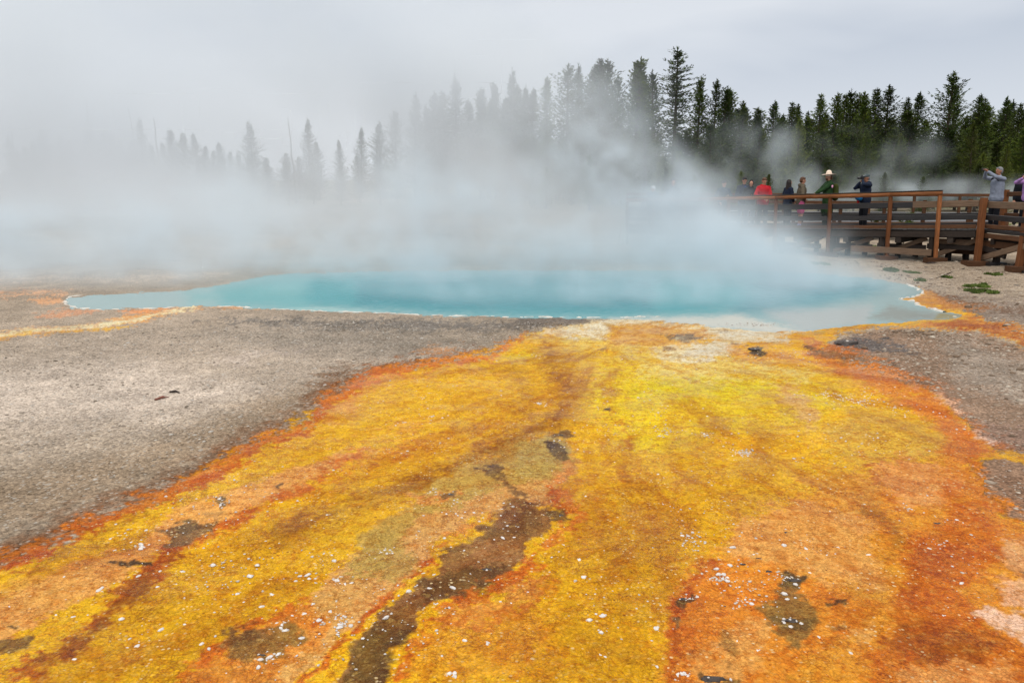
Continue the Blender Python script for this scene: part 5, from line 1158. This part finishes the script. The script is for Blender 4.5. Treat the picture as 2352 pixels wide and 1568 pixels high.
CL = A_([(1060,600,50,30,40),(1560,390,50,18,25),(1690,400,60,30,34),(1880,390,50,16,20),(2120,400,60,25,34),(810,660,25,15,12),(200,1070,80,20,22),(60,1160,60,60,40),(430,990,50,15,15),(1540,700,25,15,12),(1300,600,90,40,24),(1950,600,70,50,30),(1960,660,60,50,25),(830,1270,70,40,42),(640,1370,100,20,34),(1000,1330,70,50,22),(1600,1310,50,15,12),(1450,1120,220,80,120),(1700,950,130,50,50),(2000,950,80,50,36),(480,680,200,100,30),(800,780,200,60,30),(1250,1180,120,60,26),(1900,1270,200,50,24),(2150,1100,150,80,24)])
CL += B2([(870,660,70,40,80),(980,600,45,25,40),(1150,600,100,45,80),(1350,640,140,50,80),(400,620,70,25,20),(630,970,60,20,44),(400,870,60,15,15),(150,850,70,50,25),(1450,870,50,25,18),(640,600,50,40,25),(1600,750,110,50,40),(80,660,90,70,40),(260,560,80,30,40),(700,190,160,10,40),(300,130,120,12,30),(850,265,60,12,20),(1000,360,80,20,24),(1700,1000,300,200,50),(900,400,500,40,60)])
CL += E2([(1100,400,230,60,80),(1300,660,80,20,25),(720,470,50,16,15),(480,610,70,20,20),(900,600,60,20,10),(900,880,90,30,34),(300,720,50,20,12),(1580,590,30,15,10),(1800,400,90,30,20),(300,380,60,50,20),(1200,220,180,30,35),(1650,170,40,30,10),(1950,250,50,15,12),(600,700,350,150,50),(1000,960,150,60,24),(250,1190,50,30,22)])
CL += D2([(1350,1040,40,40,9),(1130,1120,70,20,10),(920,1330,40,20,16),(440,490,60,40,16),(150,700,90,50,18),(400,220,60,25,34),(780,110,50,25,28),(900,240,180,100,60),(150,950,50,90,14),(700,680,450,250,44),(1150,80,300,60,40)])
CL += C2([(1900,110,110,50,40),(1500,150,50,30,12),(950,450,100,50,22),(660,730,70,50,14),(500,930,80,50,18),(60,860,50,30,6),(1870,980,70,60,22),(2320,700,50,50,10),(2200,920,130,130,26),(1870,1230,130,70,12),(2000,30,70,20,25),(1500,600,900,300,40)])
pts = []
for x, y, a, b, n in CL:
    n = int(n*2); q = rs.normal(size=(n, 2))*0.62; 
    for i in range(n): pts.append((x+q[i, 0]*a, y+q[i, 1]*b))
for i in range(4200):
    pts.append((rs.uniform(100, 2250), 800+rs.beta(1.1, 1.6)*760))
pts = np.array(pts); md = poly_sd(pts[:, 0], pts[:, 1], MAT); pts = pts[(md < -4) & (pts[:, 1] < 1640) & (pts[:, 1] > 735)]
G = np.array([gpt(x, y) for x, y in pts]); G[:, 2] = ground_z(G[:, 0], G[:, 1])
rad = np.exp(rs.normal(-5.08, .42, len(G)))*(0.9+0.045*G[:, 1]); rad = np.clip(rad, 0.0025, .016)
size_px = rad/G[:, 1]; order = np.argsort(-size_px); inframe = (pts[:, 0] > 5) & (pts[:, 0] < 2345) & (pts[:, 1] < 1560)
big = [i for i in order if inframe[i]][:140]; bs = set(big); small = np.array([i for i in range(len(G)) if i not in bs])
o = stones('white_pebbles', G[small], rad[small], M_peb, 1, .5); tag(o, 'small white sinter chips sprinkled over the yellow mat', 'pebbles', kind='stuff')
pm = []
for k_ in range(7):
    t = stones('sinter_pebble', np.array([[0, 0, 0]]), np.array([1.0]), M_peb, 50+k_, .5, True); pm.append(t.data); bpy.data.objects.remove(t)
for c_, i in enumerate(big):
    o = bpy.data.objects.new('sinter_pebble', pm[c_ % 7]); COL.objects.link(o); o.location = G[i]; r_ = rad[i]*rs.uniform(.9, 1.25); o.scale = (r_*rs.uniform(.8, 1.4), r_, r_); o.rotation_euler = (0, 0, rs.uniform(0, 6.28))
    tag(o, 'white sinter pebble lying on the orange and yellow mat', 'pebble', 'larger white pebbles scattered on the mat')
# loose stones: right bank, left flat, around the boardwalk
def scatter(poly, n, seed, dens_pow=1.0):
    r = np.random.RandomState(seed); pa = np.array(poly, float); Gp = np.array([gpt(x, y)[:2] for x, y in poly]); lo, hi = Gp.min(0), Gp.max(0); out = []
    tot = 0
    while tot < n:
        q = r.uniform(lo, hi, (n*3, 2)); dd = r.uniform(0, 1, len(q)) < np.clip(6.0/np.hypot(q[:, 0], q[:, 1]), 0, 1)**dens_pow; q = q[dd]
        mx, my = tomap(q[:, 0], q[:, 1]); k = poly_sd(mx, my, poly) < 0; cl = fbm(q[:, 0]*1.2, q[:, 1]*1.2, o=3, s=seed) > r.uniform(-.9, .5, len(q)); q = q[k & cl]; out.append(q); tot += len(q)
    q = np.concatenate(out)[:n]; return np.stack([q[:, 0], q[:, 1], ground_z(q[:, 0], q[:, 1])], 1), r
ga, r = scatter([(1925,772),(2040,760),(2145,762),(2239,768),(2500,860),(2800,1000),(2700,1080),(2352,1040),(2240,985),(2160,905),(2107,880),(2032,850),(1939,832)], 5200, 21, .6)
gb_, r2 = scatter([(1900,600),(2100,600),(2500,610),(2700,800),(2352,790),(2260,725),(2130,664),(2000,632)], 3400, 22, .4)
gc, r3 = scatter([(2235,1080),(2352,1110),(2700,1200),(2700,1390),(2400,1230),(2300,1160)], 500, 23)
gg = np.concatenate([ga, gb_, gc]); rr = np.clip(np.exp(r.normal(-4.35, .5, len(gg)))*(0.6+.05*gg[:, 1]), .004, .07)
tag(stones('gravel_stones', gg, rr, M_grav, 3, .38), 'loose flat grey and brown stones on the right bank', 'gravel', kind='stuff')
gl, r = scatter([(-300,810),(0,795),(300,760),(600,735),(1330,745),(1230,765),(1160,785),(1050,812),(880,840),(770,872),(690,925),(650,950),(500,1010),(260,1115),(-40,1240),(-300,1340)], 30000, 24, 1.3)
rr = np.clip(np.exp(r.normal(-5.25, .55, len(gl)))*(0.55+.085*gl[:, 1]), .003, .03)
tag(stones('gravel_chips', gl, rr, M_sand, 4, .45), 'fine grey sinter gravel on the flat left of the mat', 'gravel', kind='stuff')
# dark crust lumps standing out of the mat
def lump(x, y, wp, hp_, lab, seed, white=0.0, tall=.5):
    r = np.random.RandomState(seed); c = np.array(gpt(x, y)); rx = wp*c[1]/F*.55; ry = max(hp_*c[1]**2/(F*CAM_H)*.5, rx*.4); ry = min(ry, rx*1.6)
    v = IV3.copy(); n = fbm(v[:, 0]*1.6+seed, v[:, 1]*1.6, v[:, 2]*1.6, o=4, s=seed, g=.7); n2 = fbm(v[:, 0]*5+seed, v[:, 1]*5, v[:, 2]*5, o=3, s=seed+3)
    v = v*(1+.5*n+.18*n2)[:, None]; V = np.stack([v[:, 0]*rx, v[:, 1]*ry, v[:, 2]*rx*.28*tall*2], 1)
    me = np_mesh('crust_lump', V, IF3, M_crust); o = bpy.data.objects.new('crust_lump', me); COL.objects.link(o); o.location = (c[0], c[1], float(ground_z(np.array([c[0]]), np.array([c[1]]))[0])); tag(o, lab, 'rock')
    if white:
        m = int(white); q = r.randint(0, len(v), m); q = [t for t in q if V[t, 2] > 0] or [int(np.argmax(V[:, 2]))]
        s = stones('white_chips', V[q], np.full(len(q), max(.006, rx*.13))*r.uniform(.5, 1.5, len(q)), M_peb, seed, .6); s.parent = o; s['kind'] = 'stuff'
    return o
for q in [(1818,1428,44,10,'largest black crust, knobbly and white flecked, in the brown stain at the lower right',14),(1825,1333,30,7,'black crust at the upper tip of the lower right brown stain',8),(1568,1378,20,6,'dark crust with a white crown at the left end of the right hand crust row',5),(1611,1383,7,5,'small round grey stone with a white cap right of the crowned crust',2),(1624,1385,8,5,'small grey and yellow stone right of the white-capped one',1),
 (1668,1394,14,6,'flat oval dark crust in the middle of the right hand crust row',0),(1805,1224,16,8,'jagged black crust highest up in the lower right orange field',0),(1758,1206,12,6,'brown crust left of the jagged black one',0),(1750,1234,12,8,'rusty brown crust below the brown one',2),(1741,1285,16,4,'slanting olive-brown crust sliver, upper of two',0),(1706,1298,16,3,'thin dark crust sliver, lower of two',0),
 (1765,1313,14,5,'smooth grey-brown crust just above the brown stain',0),(1911,1339,14,8,'ragged dark crust right of the brown stain top',2),(1945,1384,18,3,'narrow long dark crust bar right of the brown stain',0),(2153,1204,18,5,'smooth dark crust near the right orange band',0),(2206,1188,8,3,'tiny dark crust at the edge of the right orange band',0),(1855,1285,9,6,'dark lump amid white pebbles below the jagged black crust',3),(1893,1292,7,4,'tiny dark lump right of the one amid the pebbles',0),
 (1693,1451,7,4,'little black stone alone in the pale orange below the crust row',0),(1102,1154,12,6,'black jagged stone on the olive bench above the dark channel',1),(1034,1140,20,6,'brown crust ridge amid white chips on the olive bench',4),(1000,1387,12,6,'brown and white speckled lump in the dark channel, left of a white one',5),(1027,1397,12,6,'lump with a white top on the lower rim of the dark channel',9),(1118,1309,24,6,'long black crust inside the dark channel',0),
 (1142,1333,16,6,'black crust with white chips just below the long one in the channel',4),(1290,1186,14,8,'brown crust knob at the upper right rim of the dark channel',3),(1248,1184,8,4,'small brown lump left of the knob at the channel rim',1),(680,1200,9,4,'single black stone in the golden mat left of the middle',0),(632,1402,14,9,'white-topped crust in the left lower orange patch',8),(622,1452,16,6,'dark crust with a white cap at the head of the lower left brown stain',5),
 (600,1508,20,6,'dark slanted crust in the lower left brown stain',1),(283,1290,10,5,'grey stone at the left end of the dark slit in the left peach patch',0),(1730,806,24,6,'dark brown crust patch near the pale outflow',3),(1940,790,50,7,'long blue-grey crust ridge on the gravel edge right of the outflow',4),(2034,777,22,3,'grey crust right behind the long blue-grey ridge',0),(1288,1000,14,3,'dark thin crust above the brown scar in the centre',2),(1120,1080,14,5,'dark crust at the top of the thin brown trail',2),
 (1395,940,14,3,'low brown crust in the yellow field left of centre right',2),(1552,1420,6,10,'grey crust with a white left edge at the lower right',4),(1640,1560,60,6,'dark crust mass at the very bottom right of the middle',6),(1660,1405,7,3,'black dot stone beside the oval crust',0)]:
    lump(q[0], q[1], q[2], q[3], q[4], int(q[0])+q[1], q[5], .55)
def stick(x0, y0, x1, y1, rgb, lab):
    a, b = Vector(gpt(x0, y0)), Vector(gpt(x1, y1)); V = []; Fc = []; m = a.lerp(b, .5)+Vector((.0, .02, .03)); cone_ring(V, Fc, [tuple(a+Vector((0, 0, .02))-a), tuple(m-a), tuple(b+Vector((0, 0, .015))-a)], [.012, .014, .006], 6)
    o = mesh_obj('fallen_stick', V, Fc, simple('stick_wood', rgb, .9), smooth=True); o.location = a; tag(o, lab, 'stick')
stick(390, 904, 413, 905, (70, 60, 54), 'thin dark stick lying on the grey gravel flat'); stick(356, 922, 388, 915, (150, 96, 80), 'reddish stick on the grey gravel flat just below the dark one')
stick(2215, 618, 2150, 640, (84, 70, 58), 'long thin branch on the gravel in front of the right boardwalk')
for i_, (x, y, w_, lab) in enumerate([(2140, 605, 18, 'dark flat rock below the end of the orange handrail'), (2128, 612, 9, 'small dark clump left of the flat rock'), (2335, 655, 10, 'dark brown clod at the right edge'), (2018, 593, 8, 'brown clod close to a trestle foot')]): lump(x, y, w_, 3, lab, 900+i_, 0, .5)
# ------------------------------------------------------------------ steam
def steam_volume(name, lo, hi, vox, field, label, dens, color=(0.78, 0.865, 0.93), aniso=0.15):
    """real volume grid: the density of every cell is worked out in numpy, then turned into a volume"""
    lo, hi = np.array(lo, float), np.array(hi, float); n = np.ceil((hi-lo)/vox).astype(int)+1; hi = lo+(n-1)*vox
    zz, yy, xx = np.meshgrid(*[lo[a]+np.arange(n[a])*vox for a in (2, 1, 0)], indexing='ij')
    d = field(xx.ravel(), yy.ravel(), zz.ravel()); d = np.clip(d, 0, None).astype(np.float32)
    D3 = d.reshape(n[2], n[1], n[0])
    for ax in range(3):      # nothing is cut off at the box faces
        m = min(6, n[ax]//4); w = np.ones(n[ax], np.float32); r = (np.arange(m)/m).astype(np.float32); w[:m] = r; w[-m:] = r[::-1]
        if ax == 2: w[:m] = 1
        D3 *= w.reshape([-1 if k == 2-ax else 1 for k in range(3)])
    d = D3.ravel(); d[d < 0.004] = 0
    me = bpy.data.meshes.new(name); N_ = len(d); me.vertices.add(N_)
    a = me.attributes.new('d', 'FLOAT', 'POINT'); a.data.foreach_set('value', d)
    g = bpy.data.node_groups.new(name, 'GeometryNodeTree'); g.is_modifier = True
    g.interface.new_socket('Geometry', in_out='INPUT', socket_type='NodeSocketGeometry'); g.interface.new_socket('Geometry', in_out='OUTPUT', socket_type='NodeSocketGeometry')
    GN = g.nodes; GL = g.links; gi = GN.new('NodeGroupInput'); go = GN.new('NodeGroupOutput')
    vc = GN.new('GeometryNodeVolumeCube'); vc.inputs['Min'].default_value = tuple(lo); vc.inputs['Max'].default_value = tuple(hi)
    for s, v in zip(('Resolution X', 'Resolution Y', 'Resolution Z'), n): vc.inputs[s].default_value = int(v)
    pos = GN.new('GeometryNodeInputPosition'); sub = GN.new('ShaderNodeVectorMath'); sub.operation = 'SUBTRACT'; sub.inputs[1].default_value = tuple(lo); GL.new(pos.outputs[0], sub.inputs[0])
    sc_ = GN.new('ShaderNodeVectorMath'); sc_.operation = 'SCALE'; sc_.inputs['Scale'].default_value = 1/vox; GL.new(sub.outputs[0], sc_.inputs[0])
    ad = GN.new('ShaderNodeVectorMath'); ad.operation = 'ADD'; ad.inputs[1].default_value = (.5, .5, .5); GL.new(sc_.outputs[0], ad.inputs[0])
    fl = GN.new('ShaderNodeVectorMath'); fl.operation = 'FLOOR'; GL.new(ad.outputs[0], fl.inputs[0])
    dt = GN.new('ShaderNodeVectorMath'); dt.operation = 'DOT_PRODUCT'; dt.inputs[1].default_value = (1, int(n[0]), int(n[0]*n[1])); GL.new(fl.outputs[0], dt.inputs[0])
    ti = GN.new('ShaderNodeMath'); ti.operation = 'ROUND'; GL.new(dt.outputs['Value'], ti.inputs[0])
    si = GN.new('GeometryNodeSampleIndex'); si.data_type = 'FLOAT'; si.domain = 'POINT'; si.clamp = True
    na = GN.new('GeometryNodeInputNamedAttribute'); na.data_type = 'FLOAT'; na.inputs['Name'].default_value = 'd'
    GL.new(gi.outputs[0], si.inputs['Geometry']); GL.new(na.outputs['Attribute'], si.inputs['Value']); GL.new(ti.outputs[0], si.inputs['Index'])
    GL.new(si.outputs[0], vc.inputs['Density'])
    sm = GN.new('GeometryNodeSetMaterial'); GL.new(vc.outputs[0], sm.inputs[0])
    m = bpy.data.materials.new(name); m.use_nodes = True; nt = m.node_tree; nt.nodes.clear()
    out = nt.nodes.new('ShaderNodeOutputMaterial'); pv = nt.nodes.new('ShaderNodeVolumePrincipled')
    pv.inputs['Color'].default_value = (*color, 1); pv.inputs['Density'].default_value = dens; pv.inputs['Anisotropy'].default_value = aniso
    nt.links.new(pv.outputs[0], out.inputs['Volume'])
    sm.inputs['Material'].default_value = m; GL.new(sm.outputs[0], go.inputs[0])
    o = bpy.data.objects.new(name, me); COL.objects.link(o); me.materials.append(m)
    md = o.modifiers.new('steam', 'NODES'); md.node_group = g
    tag(o, label, 'steam', kind='stuff'); print(name, n, N_, float(d.max()), float((d > 0).mean()))
    return o
def blob(x, y, z, c, r, k=1.0):
    q = ((x-c[0])/r[0])**2+((y-c[1])/r[1])**2+((z-c[2])/r[2])**2
    return k*np.exp(-q*1.6)
def wisp(x, y, z, s, seed, warp=1.0, st=(1, 1, 1), o=5):
    x, y, z = x*st[0], y*st[1], z*st[2]
    a = vnoise(x*s*.5, y*s*.5, z*s*.5, seed); b = vnoise(x*s*.5+9, y*s*.5, z*s*.5, seed+1)
    return fbm(x*s+a*warp, y*s+b*warp, z*s-a*warp, o=o, s=seed+2, g=.58)
def B_(x, y, Y, rx, ry, rz, k): p = at(x, y, Y); return (p, (rx, ry, rz), k)
POOLB = [ B_(150,650,17.5,4,1.6,.45,.34), B_(450,640,18,3.5,1.5,.45,.3), B_(-60,640,18,4,1.6,.5,.36), B_(120,700,14,2.6,.9,.18,.16), B_(1580,575,19.8,2.0,1.6,.9,.75), B_(1380,585,19.8,2.2,1.6,.8,.5), B_(1150,592,19.8,2.6,1.6,.7,.42), B_(900,600,19.8,2.6,1.6,.6,.34), B_(640,612,19.2,2.4,1.4,.5,.25), B_(1720,600,18.6,1.4,1.4,.7,.5), B_(1880,625,18,1.4,1.3,.5,.22), B_(1300,640,19,4,1.3,.45,.4), B_(900,640,19.2,4,1.3,.4,.32), B_(1650,640,18.6,3,1.3,.5,.55), B_(1900,655,17.6,2,1.4,.45,.32), B_(2040,665,16.6,1.5,1.3,.35,.2), # plume off the pool, leaning left as it rises
 B_(1560,560,24,2.6,2.2,1.5,1.1), B_(1520,470,26,2.2,1.6,1.3,.8), B_(1440,540,25,2.4,2,1.4,.5), B_(1700,590,21,1.9,2.0,1.2,.7), B_(1580,520,25,2.0,2.0,1.4,.9), B_(1500,480,25,2.4,2.0,1.6,.65), B_(1420,420,25,2.2,2.0,1.8,.55), B_(1380,350,25,1.9,1.8,1.7,.5), B_(1350,270,25,1.4,1.6,1.2,.38),
 B_(1280,400,24,1.8,1.9,1.8,.34), B_(1180,470,24,2.4,2.0,1.6,.5), B_(1180,330,25,1.6,1.7,1.4,.24), B_(1050,520,23,2.6,2.2,1.2,.45), B_(1000,440,24,2.2,2.,1.6,.34), B_(1350,560,22,3.2,2.4,1.0,.65), B_(1150,590,21,3.4,2.4,.8,.45),
 B_(1650,450,25,1.2,1.6,1.0,.12), B_(1730,560,22.0,1.4,1.6,.8,.5), B_(1820,600,19.5,1.8,1.8,.7,.55), B_(1780,560,21.5,1.2,1.4,.5,.3), B_(1960,640,18,1.5,1.6,.5,.32), B_(1900,560,20.5,1.0,1.4,.6,.12), B_(1250,670,16,2.8,1.6,.6,.5), B_(1620,665,16,2.6,1.6,.6,.6), B_(900,660,16.5,2,1.4,.4,.25), B_(1780,690,15,1.4,1.2,.4,.35), B_(1460,690,15.5,1.6,1.2,.4,.2), B_(1080,670,16,1.3,1.3,.5,.22),
 B_(780,560,23,3.4,2.6,1.3,.45), B_(480,590,22,3.6,2.8,1.2,.5), B_(200,570,23,4.4,3,1.5,.55), B_(-50,560,23,4,3,1.5,.5), B_(50,620,20,4,2,.8,.4), B_(300,620,20,4,1.4,.5,.34), B_(700,610,21,3,1.4,.6,.3), B_(860,480,25,2.4,2,1.6,.3), B_(560,480,26,3.4,3,1.8,.28), B_(420,660,17,3.2,1.2,.35,.20), B_(950,740,12.5,1.5,.7,.12,.22), B_(620,735,12.6,1.3,.6,.10,.18)]
def pool_field(x, y, z):
    d = np.zeros(x.shape)
    for c, r, k in POOLB: d += blob(x, y, z, c, r, k)
    n = wisp(x+z*0.15, y, z, 0.38, 215, 0.8, o=4); n2 = wisp(x, y, z, 1.5, 233, 0.6, o=3)
    f = np.maximum(np.clip(0.58+1.35*n+1.3*n2, 0.04, 2.8), 0.5*sstep(3.6, 1.2, z))
    return np.clip(d*f-0.02, 0, None)*sstep(-0.3, 0.15, z)
steam_volume('steam', (-22, 11.0, -0.05), (16, 29, 8.5), 0.16, pool_field, 'white steam rising off the turquoise pool and drifting left in soft billows', 0.62)
# broad bank of vapour on the left between the pool and the misty forest
BANK = [B_(200,400,55,20,14,10,.62), B_(600,430,52,16,14,8,.60), B_(850,400,56,12,14,8,.5), B_(100,250,60,22,14,10,.42), B_(700,200,62,22,14,12,.50), B_(1030,250,62,8,12,8,.22), B_(300,520,40,16,9,3.5,.55), B_(850,520,40,12,9,3.5,.5), B_(50,540,37,14,6,2.5,.5), B_(650,545,36,10,6,2.2,.45),
 B_(420,80,64,30,12,14,.30), B_(1120,440,50,9,9,5,.42), B_(1180,260,58,6,9,6,.15), B_(1330,440,50,7,8,4,.3), B_(-200,400,55,16,14,9,.4)]
def bank_field(x, y, z):
    d = np.zeros(x.shape)
    for c, r, k in BANK: d += blob(x, y, z, c, r, k)
    n = wisp(x+z*.4, y, z, 0.10, 300, 1.0, o=5)
    return np.clip(d*np.clip(.66+1.3*n, 0.12, 2.2)-.015, 0, None)*sstep(-0.5, .5, z)
steam_volume('steam', (-75, 31, 0.0), (14, 74, 34), 0.9, bank_field, 'broad pale bank of vapour hiding the forest on the left', 0.145, color=(0.86, 0.905, 0.955))
RB = [B_(1960,420,50,2.6,2,2.0,.8), B_(2030,365,51,3.0,2,1.8,.42), B_(1930,335,51,1.6,2,1.2,.35), B_(2100,345,52,2.4,2,1.0,.22), B_(1890,430,50,2.0,2,1.6,.55), B_(2060,435,50,3.4,2,1.0,.6), B_(2200,440,48,4.5,1.5,.8,.9), B_(2330,445,48,4,1.5,.8,.8), B_(2080,445,48,3,1.5,.8,.7), B_(1760,330,54,2.6,2,2.0,.5), B_(1700,380,54,2.4,2,2.0,.6), B_(1790,420,52,2.4,2,1.5,.45), B_(1620,380,54,2.4,2,2.,.4)]
def right_field(x, y, z):
    d = np.zeros(x.shape)
    for c, r, k in RB: d += blob(x, y, z, c, r, k)
    n = wisp(x, y, z, .42, 405, .8, o=5)
    return np.clip(d*np.clip(.45+1.8*n, 0, 2.2)-.02, 0, None)
steam_volume('steam', (9, 45.2, 0.1), (38, 57, 9), 0.3, right_field, 'thin grey steam drifting in front of the forest behind the ranger and the photographer', 0.30)
